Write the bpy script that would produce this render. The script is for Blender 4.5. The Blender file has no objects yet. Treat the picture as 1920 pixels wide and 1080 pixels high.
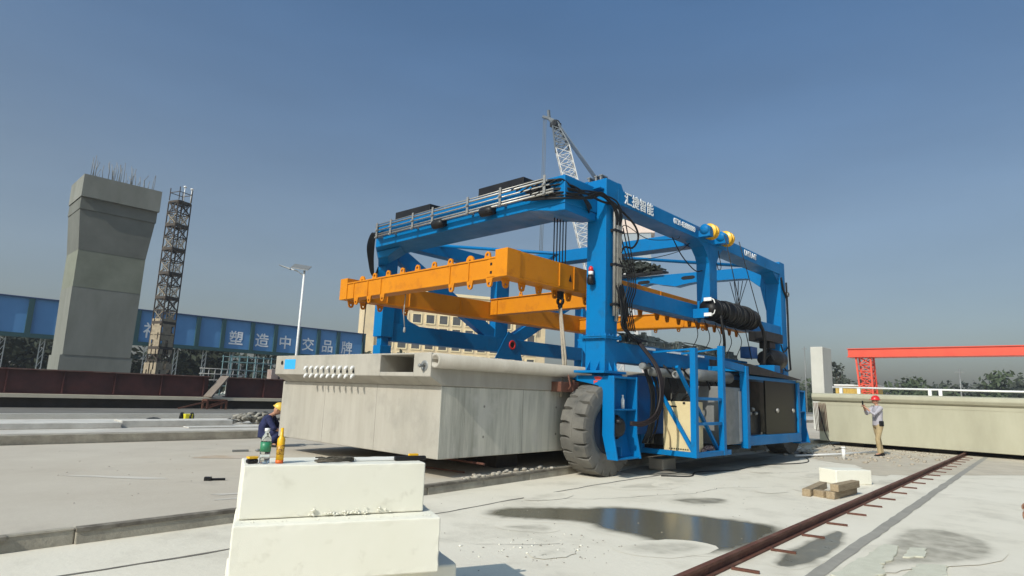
import bpy, bmesh, math, random
from mathutils import Vector, Matrix, Euler
random.seed(7)
sc = bpy.context.scene
COL = sc.collection
R = math.radians

# ------------------------------------------------------------------ camera, sky, sun, exposure
cd = bpy.data.cameras.new("camera"); cam = bpy.data.objects.new("camera", cd); COL.objects.link(cam)
cd.sensor_width = 36.0; cd.lens = 36.0 * 1135.7 / 1920.0; cd.clip_start = 0.05; cd.clip_end = 6000
rt = Vector((0.68953524, -0.72332608, 0.03661324)); up_ = Vector((-0.14809887, -0.09133453, 0.98474602)); fw = Vector((0.70894843, 0.68443947, 0.17010216))
M = Matrix((rt, up_, -fw)).transposed().to_4x4(); M.translation = (0, 0, 1.5)
cam.matrix_world = M
sc.camera = cam

SUN_EL = R(38); sx, sy = -0.9915, -0.13
world = bpy.data.worlds.new("World"); sc.world = world; world.use_nodes = True
nt = world.node_tree; nt.nodes.clear()
sky = nt.nodes.new("ShaderNodeTexSky"); sky.sky_type = 'NISHITA'; sky.sun_disc = False
sky.sun_elevation = SUN_EL; sky.sun_rotation = math.atan2(sx, sy)
sky.air_density = 1.0; sky.dust_density = 3.5; sky.ozone_density = 2.0; sky.altitude = 0
bg = nt.nodes.new("ShaderNodeBackground"); bg.inputs[1].default_value = 0.108
ow = nt.nodes.new("ShaderNodeOutputWorld")
tint = nt.nodes.new("ShaderNodeMix"); tint.data_type = 'RGBA'; tint.blend_type = 'MULTIPLY'; tint.inputs[0].default_value = 1.0; tint.inputs[7].default_value = (1, 1, 1, 1)
tcw = nt.nodes.new("ShaderNodeTexCoord"); sep = nt.nodes.new("ShaderNodeSeparateXYZ"); nt.links.new(tcw.outputs["Generated"], sep.inputs[0])
cr_ = nt.nodes.new("ShaderNodeValToRGB"); nt.links.new(sep.outputs[2], cr_.inputs[0])        # hazier low down, bluer overhead
cr_.color_ramp.elements[0].position = 0.0; cr_.color_ramp.elements[0].color = (.97, .91, .84, 1)
cr_.color_ramp.elements[1].position = .6; cr_.color_ramp.elements[1].color = (.60, .92, 1.10, 1)
e_ = cr_.color_ramp.elements.new(.28); e_.color = (.95, .96, .92, 1)
mpw = nt.nodes.new("ShaderNodeMapping"); mpw.inputs["Scale"].default_value = (1.5, 1.5, 6); nt.links.new(tcw.outputs["Generated"], mpw.inputs[0])
nz = nt.nodes.new("ShaderNodeTexNoise"); nz.inputs["Scale"].default_value = 1.6; nz.inputs["Detail"].default_value = 5; nt.links.new(mpw.outputs[0], nz.inputs["Vector"])
mr = nt.nodes.new("ShaderNodeMapRange"); mr.inputs[1].default_value = .3; mr.inputs[2].default_value = .7; mr.inputs[3].default_value = .94; mr.inputs[4].default_value = 1.07; nt.links.new(nz.outputs[0], mr.inputs[0])
vm = nt.nodes.new("ShaderNodeVectorMath"); vm.operation = 'SCALE'; nt.links.new(cr_.outputs[0], vm.inputs[0]); nt.links.new(mr.outputs[0], vm.inputs["Scale"])
nt.links.new(vm.outputs[0], tint.inputs[7])
nt.links.new(sky.outputs[0], tint.inputs[6]); nt.links.new(tint.outputs[2], bg.inputs[0]); nt.links.new(bg.outputs[0], ow.inputs[0])
sd = bpy.data.lights.new("sun", 'SUN'); sd.energy = 3.9; sd.angle = R(0.53); sd.color = (1.0, 0.945, 0.845)
sun = bpy.data.objects.new("sun", sd); COL.objects.link(sun)
S = Vector((sx * math.cos(SUN_EL), sy * math.cos(SUN_EL), math.sin(SUN_EL)))
sun.rotation_euler = S.to_track_quat('Z', 'Y').to_euler(); sun.location = (-20, -5, 20)
sc.view_settings.view_transform = 'Standard'; sc.view_settings.look = 'None'; sc.view_settings.gamma = 1.0
sc.view_settings.exposure = 0.12
sc.cycles.max_bounces = 6

# ------------------------------------------------------------------ helpers
class MB:
    def __init__(s): s.v = []; s.f = []; s.sm = []
    def add(s, vs, fs, smooth=False):
        b = len(s.v); s.v += [tuple(x) for x in vs]
        for f in fs: s.f.append([b + i for i in f]); s.sm.append(smooth)
        return s
    def hexa(s, p):                      # 4 bottom, 4 top
        return s.add(p, [(3, 2, 1, 0), (4, 5, 6, 7), (0, 1, 5, 4), (1, 2, 6, 5), (2, 3, 7, 6), (3, 0, 4, 7)])
    def box(s, x0, x1, y0, y1, z0, z1):
        return s.hexa([(x0, y0, z0), (x1, y0, z0), (x1, y1, z0), (x0, y1, z0), (x0, y0, z1), (x1, y0, z1), (x1, y1, z1), (x0, y1, z1)])
    def bar(s, p, q, w, h=None, up=(0, 0, 1)):
        h = h or w; p = Vector(p); q = Vector(q); d = (q - p).normalized(); u = Vector(up)
        if abs(d.dot(u)) > 0.98: u = Vector((1, 0, 0))
        a = d.cross(u).normalized(); b = a.cross(d).normalized(); a *= w / 2; b *= h / 2
        return s.hexa([p - a - b, p + a - b, q + a - b, q - a - b, p - a + b, p + a + b, q + a + b, q - a + b])
    def tube(s, pts, r, n=8, cap=True):
        pts = [Vector(p) for p in pts]; m = len(pts); rs = r if isinstance(r, (list, tuple)) else [r] * m
        d0 = (pts[1] - pts[0]).normalized(); u = Vector((0, 0, 1)) if abs(d0.z) < 0.9 else Vector((1, 0, 0))
        a = d0.cross(u).normalized(); vs = []
        for i, p in enumerate(pts):
            d = (pts[min(i + 1, m - 1)] - pts[max(i - 1, 0)]).normalized()
            a = (a - d * a.dot(d)).normalized(); b = d.cross(a)
            for k in range(n):
                t = 2 * math.pi * k / n; vs.append(p + (a * math.cos(t) + b * math.sin(t)) * rs[i])
        fs = [(i * n + k, i * n + (k + 1) % n, (i + 1) * n + (k + 1) % n, (i + 1) * n + k) for i in range(m - 1) for k in range(n)]
        s.add(vs, fs, True)
        if cap:
            b = len(s.v) - len(vs)
            s.f.append([b + k for k in range(n)][::-1]); s.sm.append(False)
            s.f.append([b + (m - 1) * n + k for k in range(n)]); s.sm.append(False)
        return s
    def lathe(s, c, ax, prof, n=24, smooth=True):    # prof: (distance along ax, radius)
        c = Vector(c); ax = Vector(ax).normalized(); return s.tube([c + ax * a + ax * 1e-5 * i for i, (a, r) in enumerate(prof)], [max(r, 1e-4) for a, r in prof], n)
    def ring(s, c, ax, prof, n=32, smooth=True):     # closed profile of revolution
        c = Vector(c); ax = Vector(ax).normalized(); u = Vector((0, 0, 1)) if abs(ax.z) < .9 else Vector((1, 0, 0))
        a = ax.cross(u).normalized(); b = ax.cross(a); m = len(prof); vs = []
        for k in range(n):
            t = 2 * math.pi * k / n; d = a * math.cos(t) + b * math.sin(t)
            vs += [c + ax * x + d * r for x, r in prof]
        fs = [(k * m + i, k * m + (i + 1) % m, ((k + 1) % n) * m + (i + 1) % m, ((k + 1) % n) * m + i) for k in range(n) for i in range(m)]
        return s.add(vs, fs, smooth)
    def prism(s, poly, vec):
        vec = Vector(vec); a = [Vector(p) for p in poly]; n = len(a)
        return s.add(a + [p + vec for p in a], [tuple(range(n))[::-1], tuple(range(n, 2 * n))] + [(i, (i + 1) % n, n + (i + 1) % n, n + i) for i in range(n)])
    def ball(s, c, r, n=10, m=7):
        r = r if isinstance(r, (tuple, list)) else (r, r, r); c = Vector(c); vs = []; fs = []
        for i in range(m + 1):
            th = math.pi * i / m
            for k in range(n):
                ph = 2 * math.pi * k / n; vs.append(c + Vector((r[0] * math.sin(th) * math.cos(ph), r[1] * math.sin(th) * math.sin(ph), r[2] * math.cos(th))))
        for i in range(m):
            for k in range(n): fs.append((i * n + k, i * n + (k + 1) % n, (i + 1) * n + (k + 1) % n, (i + 1) * n + k))
        return s.add(vs, fs, True)
    def build(s, name, mat, parent=None, bevel=0, xf=None, mats=None, seg=2):
        me = bpy.data.meshes.new(name)
        vs = [tuple(xf @ Vector(v)) for v in s.v] if xf else s.v
        me.from_pydata(vs, [], s.f)
        for p, q in zip(me.polygons, s.sm): p.use_smooth = q
        bm = bmesh.new(); bm.from_mesh(me); bmesh.ops.remove_doubles(bm, verts=bm.verts, dist=1e-6) if bevel == 0 else None
        bmesh.ops.recalc_face_normals(bm, faces=bm.faces); bm.to_mesh(me); bm.free()
        me.materials.append(mat)
        return link(name, me, parent, bevel, seg)

def link(name, me, parent=None, bevel=0, seg=2):
    o = bpy.data.objects.new(name, me); COL.objects.link(o)
    if parent is not None:
        o.parent = parent; o.matrix_parent_inverse = world_of(parent).inverted()
    if bevel:
        m = o.modifiers.new("bevel", 'BEVEL'); m.width = bevel; m.segments = seg; m.limit_method = 'ANGLE'; m.angle_limit = R(40)
    return o
def world_of(o):
    m = o.matrix_basis.copy()
    if o.parent is not None: m = world_of(o.parent) @ o.matrix_parent_inverse @ m
    return m
def tag(o, label, cat, group=None):
    o["label"] = label; o["category"] = cat
    if group: o["group"] = group
    return o
def thing(name, label, cat, loc, group=None):
    o = bpy.data.objects.new(name, None); COL.objects.link(o); o.location = loc; o.empty_display_size = .2
    return tag(o, label, cat, group)
def structure(o, kind="structure"): o["kind"] = kind; return o
def dup(o, parent, loc=(0, 0, 0), keep_children=True):
    c = o.copy(); COL.objects.link(c); c.parent = parent
    c.matrix_parent_inverse = o.matrix_parent_inverse.copy() if parent is o.parent else (world_of(parent).inverted() if parent else Matrix())
    c.location = Vector(o.location) + Vector(loc)
    for ch in [x for x in COL.objects if x.parent is o]:
        d = ch.copy(); COL.objects.link(d); d.parent = c; d.matrix_parent_inverse = ch.matrix_parent_inverse.copy()
    return c
def text(name, body, size, origin, xdir, ydir, mat, parent, depth=0.004, bold=0.0, widen=1.0, fat=0):
    cu = bpy.data.curves.new("lettering", 'FONT'); cu.body = body; cu.size = size; cu.extrude = depth; cu.offset = bold; cu.align_x = 'CENTER'; cu.align_y = 'CENTER'
    t = bpy.data.objects.new("lettering_source", cu); COL.objects.link(t)
    dg = bpy.context.evaluated_depsgraph_get(); me = bpy.data.meshes.new_from_object(t.evaluated_get(dg))
    bpy.data.objects.remove(t); bpy.data.curves.remove(cu)
    if fat:                                     # heavier strokes: the outline laid over itself with small shifts
        b0 = bmesh.new(); b0.from_mesh(me); base = me.copy(); bmo = bmesh.new()
        for k, (ddx, ddy) in enumerate(((0, 0), (fat, 0), (-fat, 0), (0, fat), (0, -fat))):
            tmp = base.copy(); tmp.transform(Matrix.Translation((ddx, ddy, .0015 * k))); bmo.from_mesh(tmp); bpy.data.meshes.remove(tmp)
        bmo.to_mesh(me); bmo.free(); b0.free(); bpy.data.meshes.remove(base)
    x = Vector(xdir).normalized(); y = Vector(ydir).normalized(); z = x.cross(y)
    m = Matrix((x * widen, y, z)).transposed().to_4x4(); m.translation = origin
    me.transform(m); me.materials.clear(); me.materials.append(mat)
    return link(name, me, parent)

# ------------------------------------------------------------------ materials
def mat(name, col, rough=.6, metal=0.0, c2=None, scale=3.0, amt=1.0, bump=0.0, bscale=20.0, spec=.5, stretch=None, c3=None, detail=8, lo=.35, hi=.7, alpha=None, trans=0, s3=.7, lo3=.5, hi3=.7):
    m = bpy.data.materials.new(name); m.use_nodes = True; n = m.node_tree; b = n.nodes["Principled BSDF"]
    b.inputs["Roughness"].default_value = rough; b.inputs["Metallic"].default_value = metal; b.inputs["Specular IOR Level"].default_value = spec
    b.inputs["Base Color"].default_value = (*col, 1)
    if trans: b.inputs["Transmission Weight"].default_value = trans; b.inputs["IOR"].default_value = 1.33
    tc = n.nodes.new("ShaderNodeTexCoord"); src = tc.outputs["Object"]
    if stretch:
        mp = n.nodes.new("ShaderNodeMapping"); mp.inputs["Scale"].default_value = stretch; n.links.new(src, mp.inputs[0]); src = mp.outputs[0]
    def noise(sca, det=detail, s=src):
        t = n.nodes.new("ShaderNodeTexNoise"); t.inputs["Scale"].default_value = sca; t.inputs["Detail"].default_value = det; t.inputs["Roughness"].default_value = .65
        n.links.new(s, t.inputs["Vector"]); return t.outputs[0]
    def ramp(f, a, c):
        r = n.nodes.new("ShaderNodeMapRange"); r.inputs[1].default_value = a; r.inputs[2].default_value = c; n.links.new(f, r.inputs[0]); return r.outputs[0]
    last = None
    if c2:
        mx = n.nodes.new("ShaderNodeMix"); mx.data_type = 'RGBA'
        mx.inputs[6].default_value = (*col, 1); mx.inputs[7].default_value = (*c2, 1)
        f = ramp(noise(scale), lo, hi)
        if amt != 1:
            k = n.nodes.new("ShaderNodeMath"); k.operation = 'MULTIPLY'; k.inputs[1].default_value = amt; n.links.new(f, k.inputs[0]); f = k.outputs[0]
        n.links.new(f, mx.inputs[0]); last = mx.outputs[2]
        if c3:
            m3 = n.nodes.new("ShaderNodeMix"); m3.data_type = 'RGBA'; m3.inputs[7].default_value = (*c3, 1)
            n.links.new(last, m3.inputs[6]); n.links.new(ramp(noise(s3, 6, tc.outputs["Object"]), lo3, hi3), m3.inputs[0]); last = m3.outputs[2]
        n.links.new(last, b.inputs["Base Color"])
        rr = n.nodes.new("ShaderNodeMapRange"); rr.inputs[3].default_value = max(rough - .08, 0.02); rr.inputs[4].default_value = min(rough + .12, 1); n.links.new(f, rr.inputs[0]); n.links.new(rr.outputs[0], b.inputs["Roughness"])
    if bump:
        bp = n.nodes.new("ShaderNodeBump"); bp.inputs["Strength"].default_value = bump; bp.inputs["Distance"].default_value = .02
        n.links.new(noise(bscale), bp.inputs["Height"]); n.links.new(bp.outputs[0], b.inputs["Normal"])
    return m
BLUE = mat("blue_paint", (.0, .152, .395), .42, c2=(.0, .13, .345), scale=1.2, c3=(.012, .10, .22), s3=3.0, lo3=.57, hi3=.78, spec=.15, bump=.06, bscale=3)
DBLUE = mat("dark_blue_paint", (.004, .09, .30), .45, c2=(.004, .07, .24), scale=2)
ORANGE = mat("orange_paint", (.60, .215, .006), .48, spec=.2, c2=(.54, .185, .006), scale=1.5, c3=(.40, .125, .012), s3=2.5, lo3=.55, hi3=.75)
CONC = mat("girder_concrete", (.385, .36, .31), .85, c2=(.315, .295, .25), scale=2.2, bump=.25, bscale=30, stretch=(1.4, 1.4, .16), c3=(.27, .255, .22), s3=1.4, lo3=.52, hi3=.74)
CONCM = mat("mottled_sunlit_concrete", (.56, .54, .46), .85, c2=(.27, .268, .225), scale=2.6, bump=.3, bscale=25, stretch=(1.6, 1.6, .13), c3=(.52, .50, .44), s3=2.0, lo3=.5, hi3=.68, lo=.42, hi=.68)  # real mottling; base lightened to stand in for sun on the girder sides
GROUND = mat("pale_concrete_ground", (.70, .65, .54), .8, c2=(.62, .575, .47), scale=.55, bump=.25, bscale=14, c3=(.50, .46, .375), s3=1.1, lo3=.52, hi3=.78)
SLAB = mat("casting_bed_concrete", (.51, .46, .375), .75, c2=(.43, .38, .305), scale=.5, bump=.2, bscale=14, c3=(.34, .30, .25), s3=.8, lo3=.58, hi3=.8)
KERB = mat("kerb_concrete", (.40, .365, .29), .9, c2=(.22, .20, .16), scale=3, bump=.5, bscale=18)
EPS = mat("white_foam", (.73, .71, .615), .85, c2=(.70, .68, .575), scale=2.2, bump=.10, bscale=160, c3=(.60, .575, .48), s3=7, lo3=.6, hi3=.75)
EPSB = mat("worn_foam", (.78, .77, .70), .85, c2=(.50, .49, .43), scale=14, bump=.8, bscale=60, lo=.5, hi=.75)
TYRE = mat("tyre_rubber", (.105, .10, .088), .85, c2=(.17, .16, .14), scale=5, bump=.3, bscale=40, c3=(.06, .06, .055), s3=2.5)
RUBBER = mat("black_rubber", (.006, .006, .0065), .5, spec=.3)
BLACK = mat("black_paint", (.007, .007, .008), .45, c2=(.013, .013, .014), scale=3, spec=.3)
BPANEL = mat("black_panel", (.007, .007, .006), .3, spec=.12)
STEEL = mat("galvanised_steel", (.40, .39, .36), .4, .6, c2=(.28, .27, .25), scale=8)
GREYP = mat("grey_metal", (.22, .225, .22), .5, .2, c2=(.16, .165, .16), scale=3)
RUST = mat("rusty_steel", (.13, .045, .025), .8, c2=(.06, .025, .017), scale=6, bump=.4, bscale=40, c3=(.17, .085, .055), s3=3)
YELLOW = mat("yellow_paint", (.75, .42, .01), .4, c2=(.65, .35, .01), scale=4)
CREAMCAB = mat("cream_enamel", (.62, .52, .30), .45, c2=(.55, .45, .25), scale=3)
WHITE = mat("white_paint", (.75, .75, .73), .5, c2=(.68, .68, .66), scale=4)
LETTER = mat("white_lettering", (.82, .84, .85), .5)
SIGNL = mat("white_sign_lettering", (.92, .92, .92), .6)
RED = mat("red_paint", (.60, .02, .02), .4, c2=(.5, .02, .02), scale=5)
WOOD = mat("raw_timber", (.36, .28, .18), .8, c2=(.22, .16, .09), scale=5, stretch=(1, 8, 8), bump=.3)
MAROON = mat("maroon_steel", (.075, .018, .016), .6, c2=(.035, .012, .012), scale=1.2, bump=.2, bscale=10)

# ------------------------------------------------------------------ ground and setting
def sheet(name, poly, z, m, kind="structure"):
    b = MB(); b.add([(x, y, z) for x, y in poly], [tuple(range(len(poly)))])
    o = b.build(name, m); o["kind"] = kind; return o
KL = [(-60, 6.3), (0, 6.78), (3, 6.93), (5.8, 7.15), (9.5, 7.5), (13, 7.75), (60, 8.6)]     # kerb line between runway and bed
g = sheet("ground", [(-2500, -2500), (2500, -2500), (2500, 2500), (-2500, 2500)], 0, GROUND)
# raised casting bed, 0.13 m above the runway
b = MB(); top = KL + [(60, 15.6), (-60, 15.2)]
b.add([(x, y, .13) for x, y in top], [tuple(range(len(top)))])
structure(b.build("casting_bed", SLAB))
kb = MB()
for (x0, y0), (x1, y1) in zip(KL[:-1], KL[1:]):
    n = max(1, int((x1 - x0) / 1.2))
    for i in range(n):
        a = (x0 + (x1 - x0) * i / n, y0 + (y1 - y0) * i / n); c = (x0 + (x1 - x0) * (i + 1) / n - .004, y0 + (y1 - y0) * (i + 1) / n); e = random.uniform(-.012, .012)
        kb.hexa([(a[0], a[1] - .02 + e, -.01), (c[0], c[1] - .02 + e, -.01), (c[0], c[1] + .14, -.01), (a[0], a[1] + .14, -.01), (a[0], a[1] + e, .13 + .010 + e * .4), (c[0], c[1] + e, .13 + .010 + e * .4), (c[0], c[1] + .12, .135), (a[0], a[1] + .12, .135)])
structure(kb.build("kerb", KERB, bevel=.012))
ks = MB()
for (x0, y0), (x1, y1) in zip(KL[:-1], KL[1:]):
    n = max(1, int((x1 - x0) / .5))
    for i in range(n):
        if random.random() < .18: continue
        a = x0 + (x1 - x0) * i / n; c = x0 + (x1 - x0) * (i + 1) / n; ya, yc = y0 + (y1 - y0) * i / n, y0 + (y1 - y0) * (i + 1) / n
        ks.hexa([(a, ya - .024, .105), (c, yc - .024, .105), (c, yc + .03, .105), (a, ya + .03, .105), (a, ya - .022, .138), (c, yc - .022, .138), (c, yc + .03, .147), (a, ya + .03, .147)])
structure(ks.build("kerb_edge_iron", mat("dirty_iron", (.10, .085, .065), .85, c2=(.26, .235, .19), scale=6)))
# steel edge strip and crack between runway and yard
cr = MB(); pts = [(-20, 5.35), (-6, 5.55), (0, 5.8), (3, 5.86), (5, 6.01), (7, 6.2), (9, 6.36), (11.7, 6.42), (13.8, 6.72), (20, 6.9)]
def wob(pts, w, step=.25, amp=.015, var=.4):
    L = []; Rr = []
    for (x0, y0), (x1, y1) in zip(pts[:-1], pts[1:]):
        n = max(1, int((x1 - x0) / step))
        for i in range(n):
            t = i / n; e = random.uniform(-amp, amp); ww = w * random.uniform(1 - var, 1 + var * .7)
            L.append((x0 + (x1 - x0) * t, y0 + (y1 - y0) * t + e + ww / 2)); Rr.append((x0 + (x1 - x0) * t, y0 + (y1 - y0) * t + e - ww / 2))
    return L, Rr
def strip(name, L, Rr, z, m):
    n = len(L); s = MB(); s.add([(x, y, z) for x, y in L] + [(x, y, z) for x, y in Rr], [(i, i + 1, n + i + 1, n + i) for i in range(n - 1)])
    o = s.build(name, m); o["kind"] = "structure"; return o
CRK = mat("crack_dirt", (.10, .09, .075), .9, c2=(.22, .20, .165), scale=6)
L, Rr = wob(pts, .035); strip("ground_joint", L, Rr, .004, CRK)
# damp rim and puddles
DAMP = mat("damp_concrete", (.31, .285, .23), .6, c2=(.40, .37, .31), scale=3)
WET = mat("puddle_water", (.125, .115, .083), .13, c2=(.16, .145, .105), scale=3, spec=.28)
def blob(poly, k=6, amp=.06):
    n = len(poly); out = []
    for i in range(n):
        p0, p1, p2, p3 = [Vector((*poly[(i + j) % n], 0)) for j in (-1, 0, 1, 2)]
        for j in range(k):
            t = j / k; q = .5 * ((2 * p1) + (p2 - p0) * t + (2 * p0 - 5 * p1 + 4 * p2 - p3) * t * t + (3 * p1 - p0 - 3 * p2 + p3) * t ** 3)
            out.append((q.x + random.uniform(-amp, amp) * .5, q.y + random.uniform(-amp, amp) * .5))
    return out
def grow(poly, d):
    cx = sum(p[0] for p in poly) / len(poly); cy = sum(p[1] for p in poly) / len(poly); out = []
    for x, y in poly:
        l = math.hypot(x - cx, y - cy); out.append((x + (x - cx) / l * d, y + (y - cy) / l * d))
    return out
PUD = [(5.95, 5.70), (6.5, 5.3), (6.75, 5.02), (7.25, 4.72), (7.45, 4.3), (7.55, 3.9), (7.62, 3.3), (7.7, 2.95), (7.3, 2.93), (6.7, 2.95), (6.3, 3.15), (6.45, 3.7), (6.35, 4.2), (6.45, 4.6), (6.25, 4.95), (5.95, 5.25), (5.75, 5.55)]
WETM = GROUND.copy(); WETM.name = "wet_concrete"; wn = WETM.node_tree; wb = wn.nodes["Principled BSDF"]
csrc = wb.inputs["Base Color"].links[0].from_socket
at = wn.nodes.new("ShaderNodeAttribute"); at.attribute_name = "wet"
tcn = wn.nodes.new("ShaderNodeTexCoord"); tn = wn.nodes.new("ShaderNodeTexNoise"); tn.inputs["Scale"].default_value = 5; tn.inputs["Detail"].default_value = 8; wn.links.new(tcn.outputs["Object"], tn.inputs["Vector"])
ma = wn.nodes.new("ShaderNodeMath"); ma.operation = 'MULTIPLY_ADD'; ma.inputs[1].default_value = .7; ma.inputs[2].default_value = -.35; wn.links.new(tn.outputs[0], ma.inputs[0])
mk = wn.nodes.new("ShaderNodeMath"); mk.operation = 'MULTIPLY'; mp_ = wn.nodes.new("ShaderNodeMath"); mp_.operation = 'PINGPONG'; mp_.inputs[1].default_value = .5; wn.links.new(at.outputs["Fac"], mp_.inputs[0])
wn.links.new(ma.outputs[0], mk.inputs[0]); m2_ = wn.nodes.new("ShaderNodeMath"); m2_.operation = 'MULTIPLY'; m2_.inputs[1].default_value = 2; wn.links.new(mp_.outputs[0], m2_.inputs[0]); wn.links.new(m2_.outputs[0], mk.inputs[1])
sm2 = wn.nodes.new("ShaderNodeMath"); sm2.operation = 'ADD'; sm2.use_clamp = True; wn.links.new(at.outputs["Fac"], sm2.inputs[0]); wn.links.new(mk.outputs[0], sm2.inputs[1])
def rmp(a, c, v0_, v1_):
    r = wn.nodes.new("ShaderNodeMapRange"); r.interpolation_type = 'SMOOTHSTEP'
    for k, v in zip((1, 2, 3, 4), (a, c, v0_, v1_)): r.inputs[k].default_value = v
    wn.links.new(sm2.outputs[0], r.inputs[0]); return r.outputs[0]
mw = wn.nodes.new("ShaderNodeMix"); mw.data_type = 'RGBA'; wn.links.new(csrc, mw.inputs[6]); mw.inputs[7].default_value = (.135, .122, .085, 1); wn.links.new(rmp(.05, .9, 0, 1), mw.inputs[0]); wn.links.new(mw.outputs[2], wb.inputs["Base Color"])
for l_ in list(wb.inputs["Roughness"].links): wn.links.remove(l_)
wn.links.new(rmp(.45, .9, .8, .19), wb.inputs["Roughness"]); wn.links.new(rmp(.5, .9, .4, .22), wb.inputs["Specular IOR Level"])
bn_ = [n_ for n_ in wn.nodes if n_.type == 'BUMP'][0]; wn.links.new(rmp(.5, .85, .25, 0), bn_.inputs["Strength"])
WZ = [0]
def wet_patch(name, poly, wmax=1.0, fin=.10, fout=.16, z=.0025):
    WZ[0] += 1; z = .0015 + .00025 * WZ[0]
    pts = [Vector((x, y, 0)) for x, y in blob(poly, 6, .03)]; n = len(pts)
    if sum(pts[i].x * pts[(i + 1) % n].y - pts[(i + 1) % n].x * pts[i].y for i in range(n)) < 0: pts.reverse()
    nr = []
    for i in range(n):
        t = (pts[(i + 3) % n] - pts[i - 3]).normalized(); nr.append(Vector((t.y, -t.x, 0)))
    rings = [(-fin, wmax), (0, wmax * .72), (fout * .4, wmax * .38), (fout, 0)]; vs = []; w = []
    for d, ww in rings:
        for i in range(n): q = pts[i] + nr[i] * (d + (random.uniform(-.02, .02) if 0 < d < fout else 0)); vs.append((q.x, q.y, z)); w.append(ww)
    fs = [(k * n + i, k * n + (i + 1) % n, (k + 1) * n + (i + 1) % n, (k + 1) * n + i) for k in range(3) for i in range(n)]
    me = bpy.data.meshes.new(name); me.from_pydata(vs, [], [tuple(range(n))] + fs); a_ = me.attributes.new("wet", 'FLOAT', 'POINT')
    for i, x in enumerate(w): a_.data[i].value = x
    me.materials.append(WETM); o = link(name, me); o["kind"] = "structure"; return o
PUD = [(5.95, 5.72), (6.5, 5.42), (6.85, 5.12), (7.35, 4.85), (7.6, 4.3), (7.7, 3.9), (7.85, 3.35), (7.8, 3.0), (7.3, 2.88), (6.7, 2.86), (6.2, 2.94), (5.95, 3.25), (6.12, 3.75), (6.1, 4.2), (6.2, 4.6), (6.0, 4.95), (5.75, 5.25), (5.6, 5.55)]
wet_patch("puddle", PUD, 1.0, .07, .24)
wet_patch("damp_ground", [(8.6, 4.75), (9.1, 4.6), (9.35, 4.35), (9.0, 4.2), (8.6, 4.4)], .62, .06, .14)
wet_patch("damp_ground", [(6.6, 2.42), (7.2, 2.44), (8.3, 2.42), (7.6, 2.2), (6.5, 2.15), (6.1, 2.3)], .75, .015, .09, .0035)
wet_patch("damp_ground", [(5.2, 5.0), (5.45, 4.6), (5.6, 4.8)], .4, .05, .12)
wet_patch("damp_ground", [(5.5, 3.6), (6.1, 3.4), (6.2, 3.1), (5.6, 3.2)], .35, .06, .14)
wet_patch("damp_ground", [(8.9, 5.9), (9.6, 6.0), (10.2, 5.75), (9.6, 5.55)], .3, .05, .2)
for k in range(16):
    x, y = random.uniform(2.5, 16), random.uniform(3.1, 6.2); a = random.uniform(.1, .35)
    if 5.2 < x < 8.2 and y < 6: continue
    wet_patch("ground_stain", [(x - a * 1.6, y), (x, y - a * .5), (x + a * 1.4, y + a * .1), (x + a * .2, y + a * .6)], random.uniform(.12, .3), .02, .12, .0022)
for pl in ([(6.9, 6.1), (7.6, 5.5), (8.2, 5.3), (9.4, 4.9), (10.5, 4.9), (11.6, 4.3)], [(3.6, 5.7), (4.2, 5.2), (4.4, 4.6), (5.1, 4.1), (5.2, 3.5)], [(12.2, 6.3), (13.1, 5.4), (14.9, 4.8)]):
    L, Rr = wob(pl, .010, .12, .03); strip("hairline_crack", L, Rr, .0032, CRK)
# the machine's shade painted as a darker ground patch, muddy ground to the far right
sheet("shaded_ground", blob([(10.8, 6.6), (12, 6.0), (15, 5.9), (18.5, 6.1), (20.4, 6.6), (20, 7.4), (14, 7.4), (11, 7.3)], 6, .15), .004, mat("ground_shade", (.20, .185, .15), .8, c2=(.36, .335, .28), scale=1.4))
sheet("muddy_ground", blob([(15.5, 3.9), (17.5, 4.6), (18.2, 5.8), (21, 7.2), (27, 8.2), (34, 6), (40, -4), (28, -3), (19, 1.8)], 6, .3), .004, mat("rubble_ground", (.52, .455, .35), .9, c2=(.40, .35, .27), scale=1.3, bump=.6, bscale=8, c3=(.48, .44, .36), s3=3))
# left-hand yard: next bed, white ledge, grey hardstanding
b = MB(); b.box(-60, 60, 15.6, 20.6, 0, .34); structure(b.build("far_bed", mat("far_bed_concrete", (.57, .545, .48), .8, c2=(.40, .37, .33), scale=.8), bevel=.02))
b = MB(); b.box(-60, 60, 15.45, 15.6, .0, .31); structure(b.build("bed_edge", KERB))
b = MB(); b.box(-80, 80, 20.75, 56, .0, .46); structure(b.build("hardstanding", mat("grey_hardstanding", (.165, .155, .135), .9, c2=(.115, .108, .095), scale=.6)))
b = MB(); b.box(-80, 80, 20.602, 20.748, .0, .48); structure(b.build("white_kerb", mat("white_kerb_concrete", (.55, .53, .48), .8, c2=(.46, .44, .39), scale=1.5)))
# rust stains and chalk scrapes on the bed (marks with their own outline)
sheet("rust_stain", blob([(4.2, 11.9), (4.8, 11.5), (5.6, 11.2), (5.4, 11.7), (4.7, 12.1)], 6, .1), .134, mat("rust_stain", (.40, .30, .20), .8, c2=(.48, .43, .37), scale=1.5))
for pl in ([(2.05, 10.6), (2.3, 10.4), (2.9, 9.9), (3.1, 9.55), (2.6, 9.9)], [(3.1, 8.0), (3.6, 7.75), (4.6, 7.55), (3.7, 7.9)], [(3.0, 7.6), (3.35, 7.5), (3.7, 7.35), (3.3, 7.62)]):
    sheet("mortar_smear", blob(pl, 5, .06), .134, mat("dried_mortar", (.55, .515, .44), .9, c2=(.50, .47, .42), scale=4))

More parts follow.
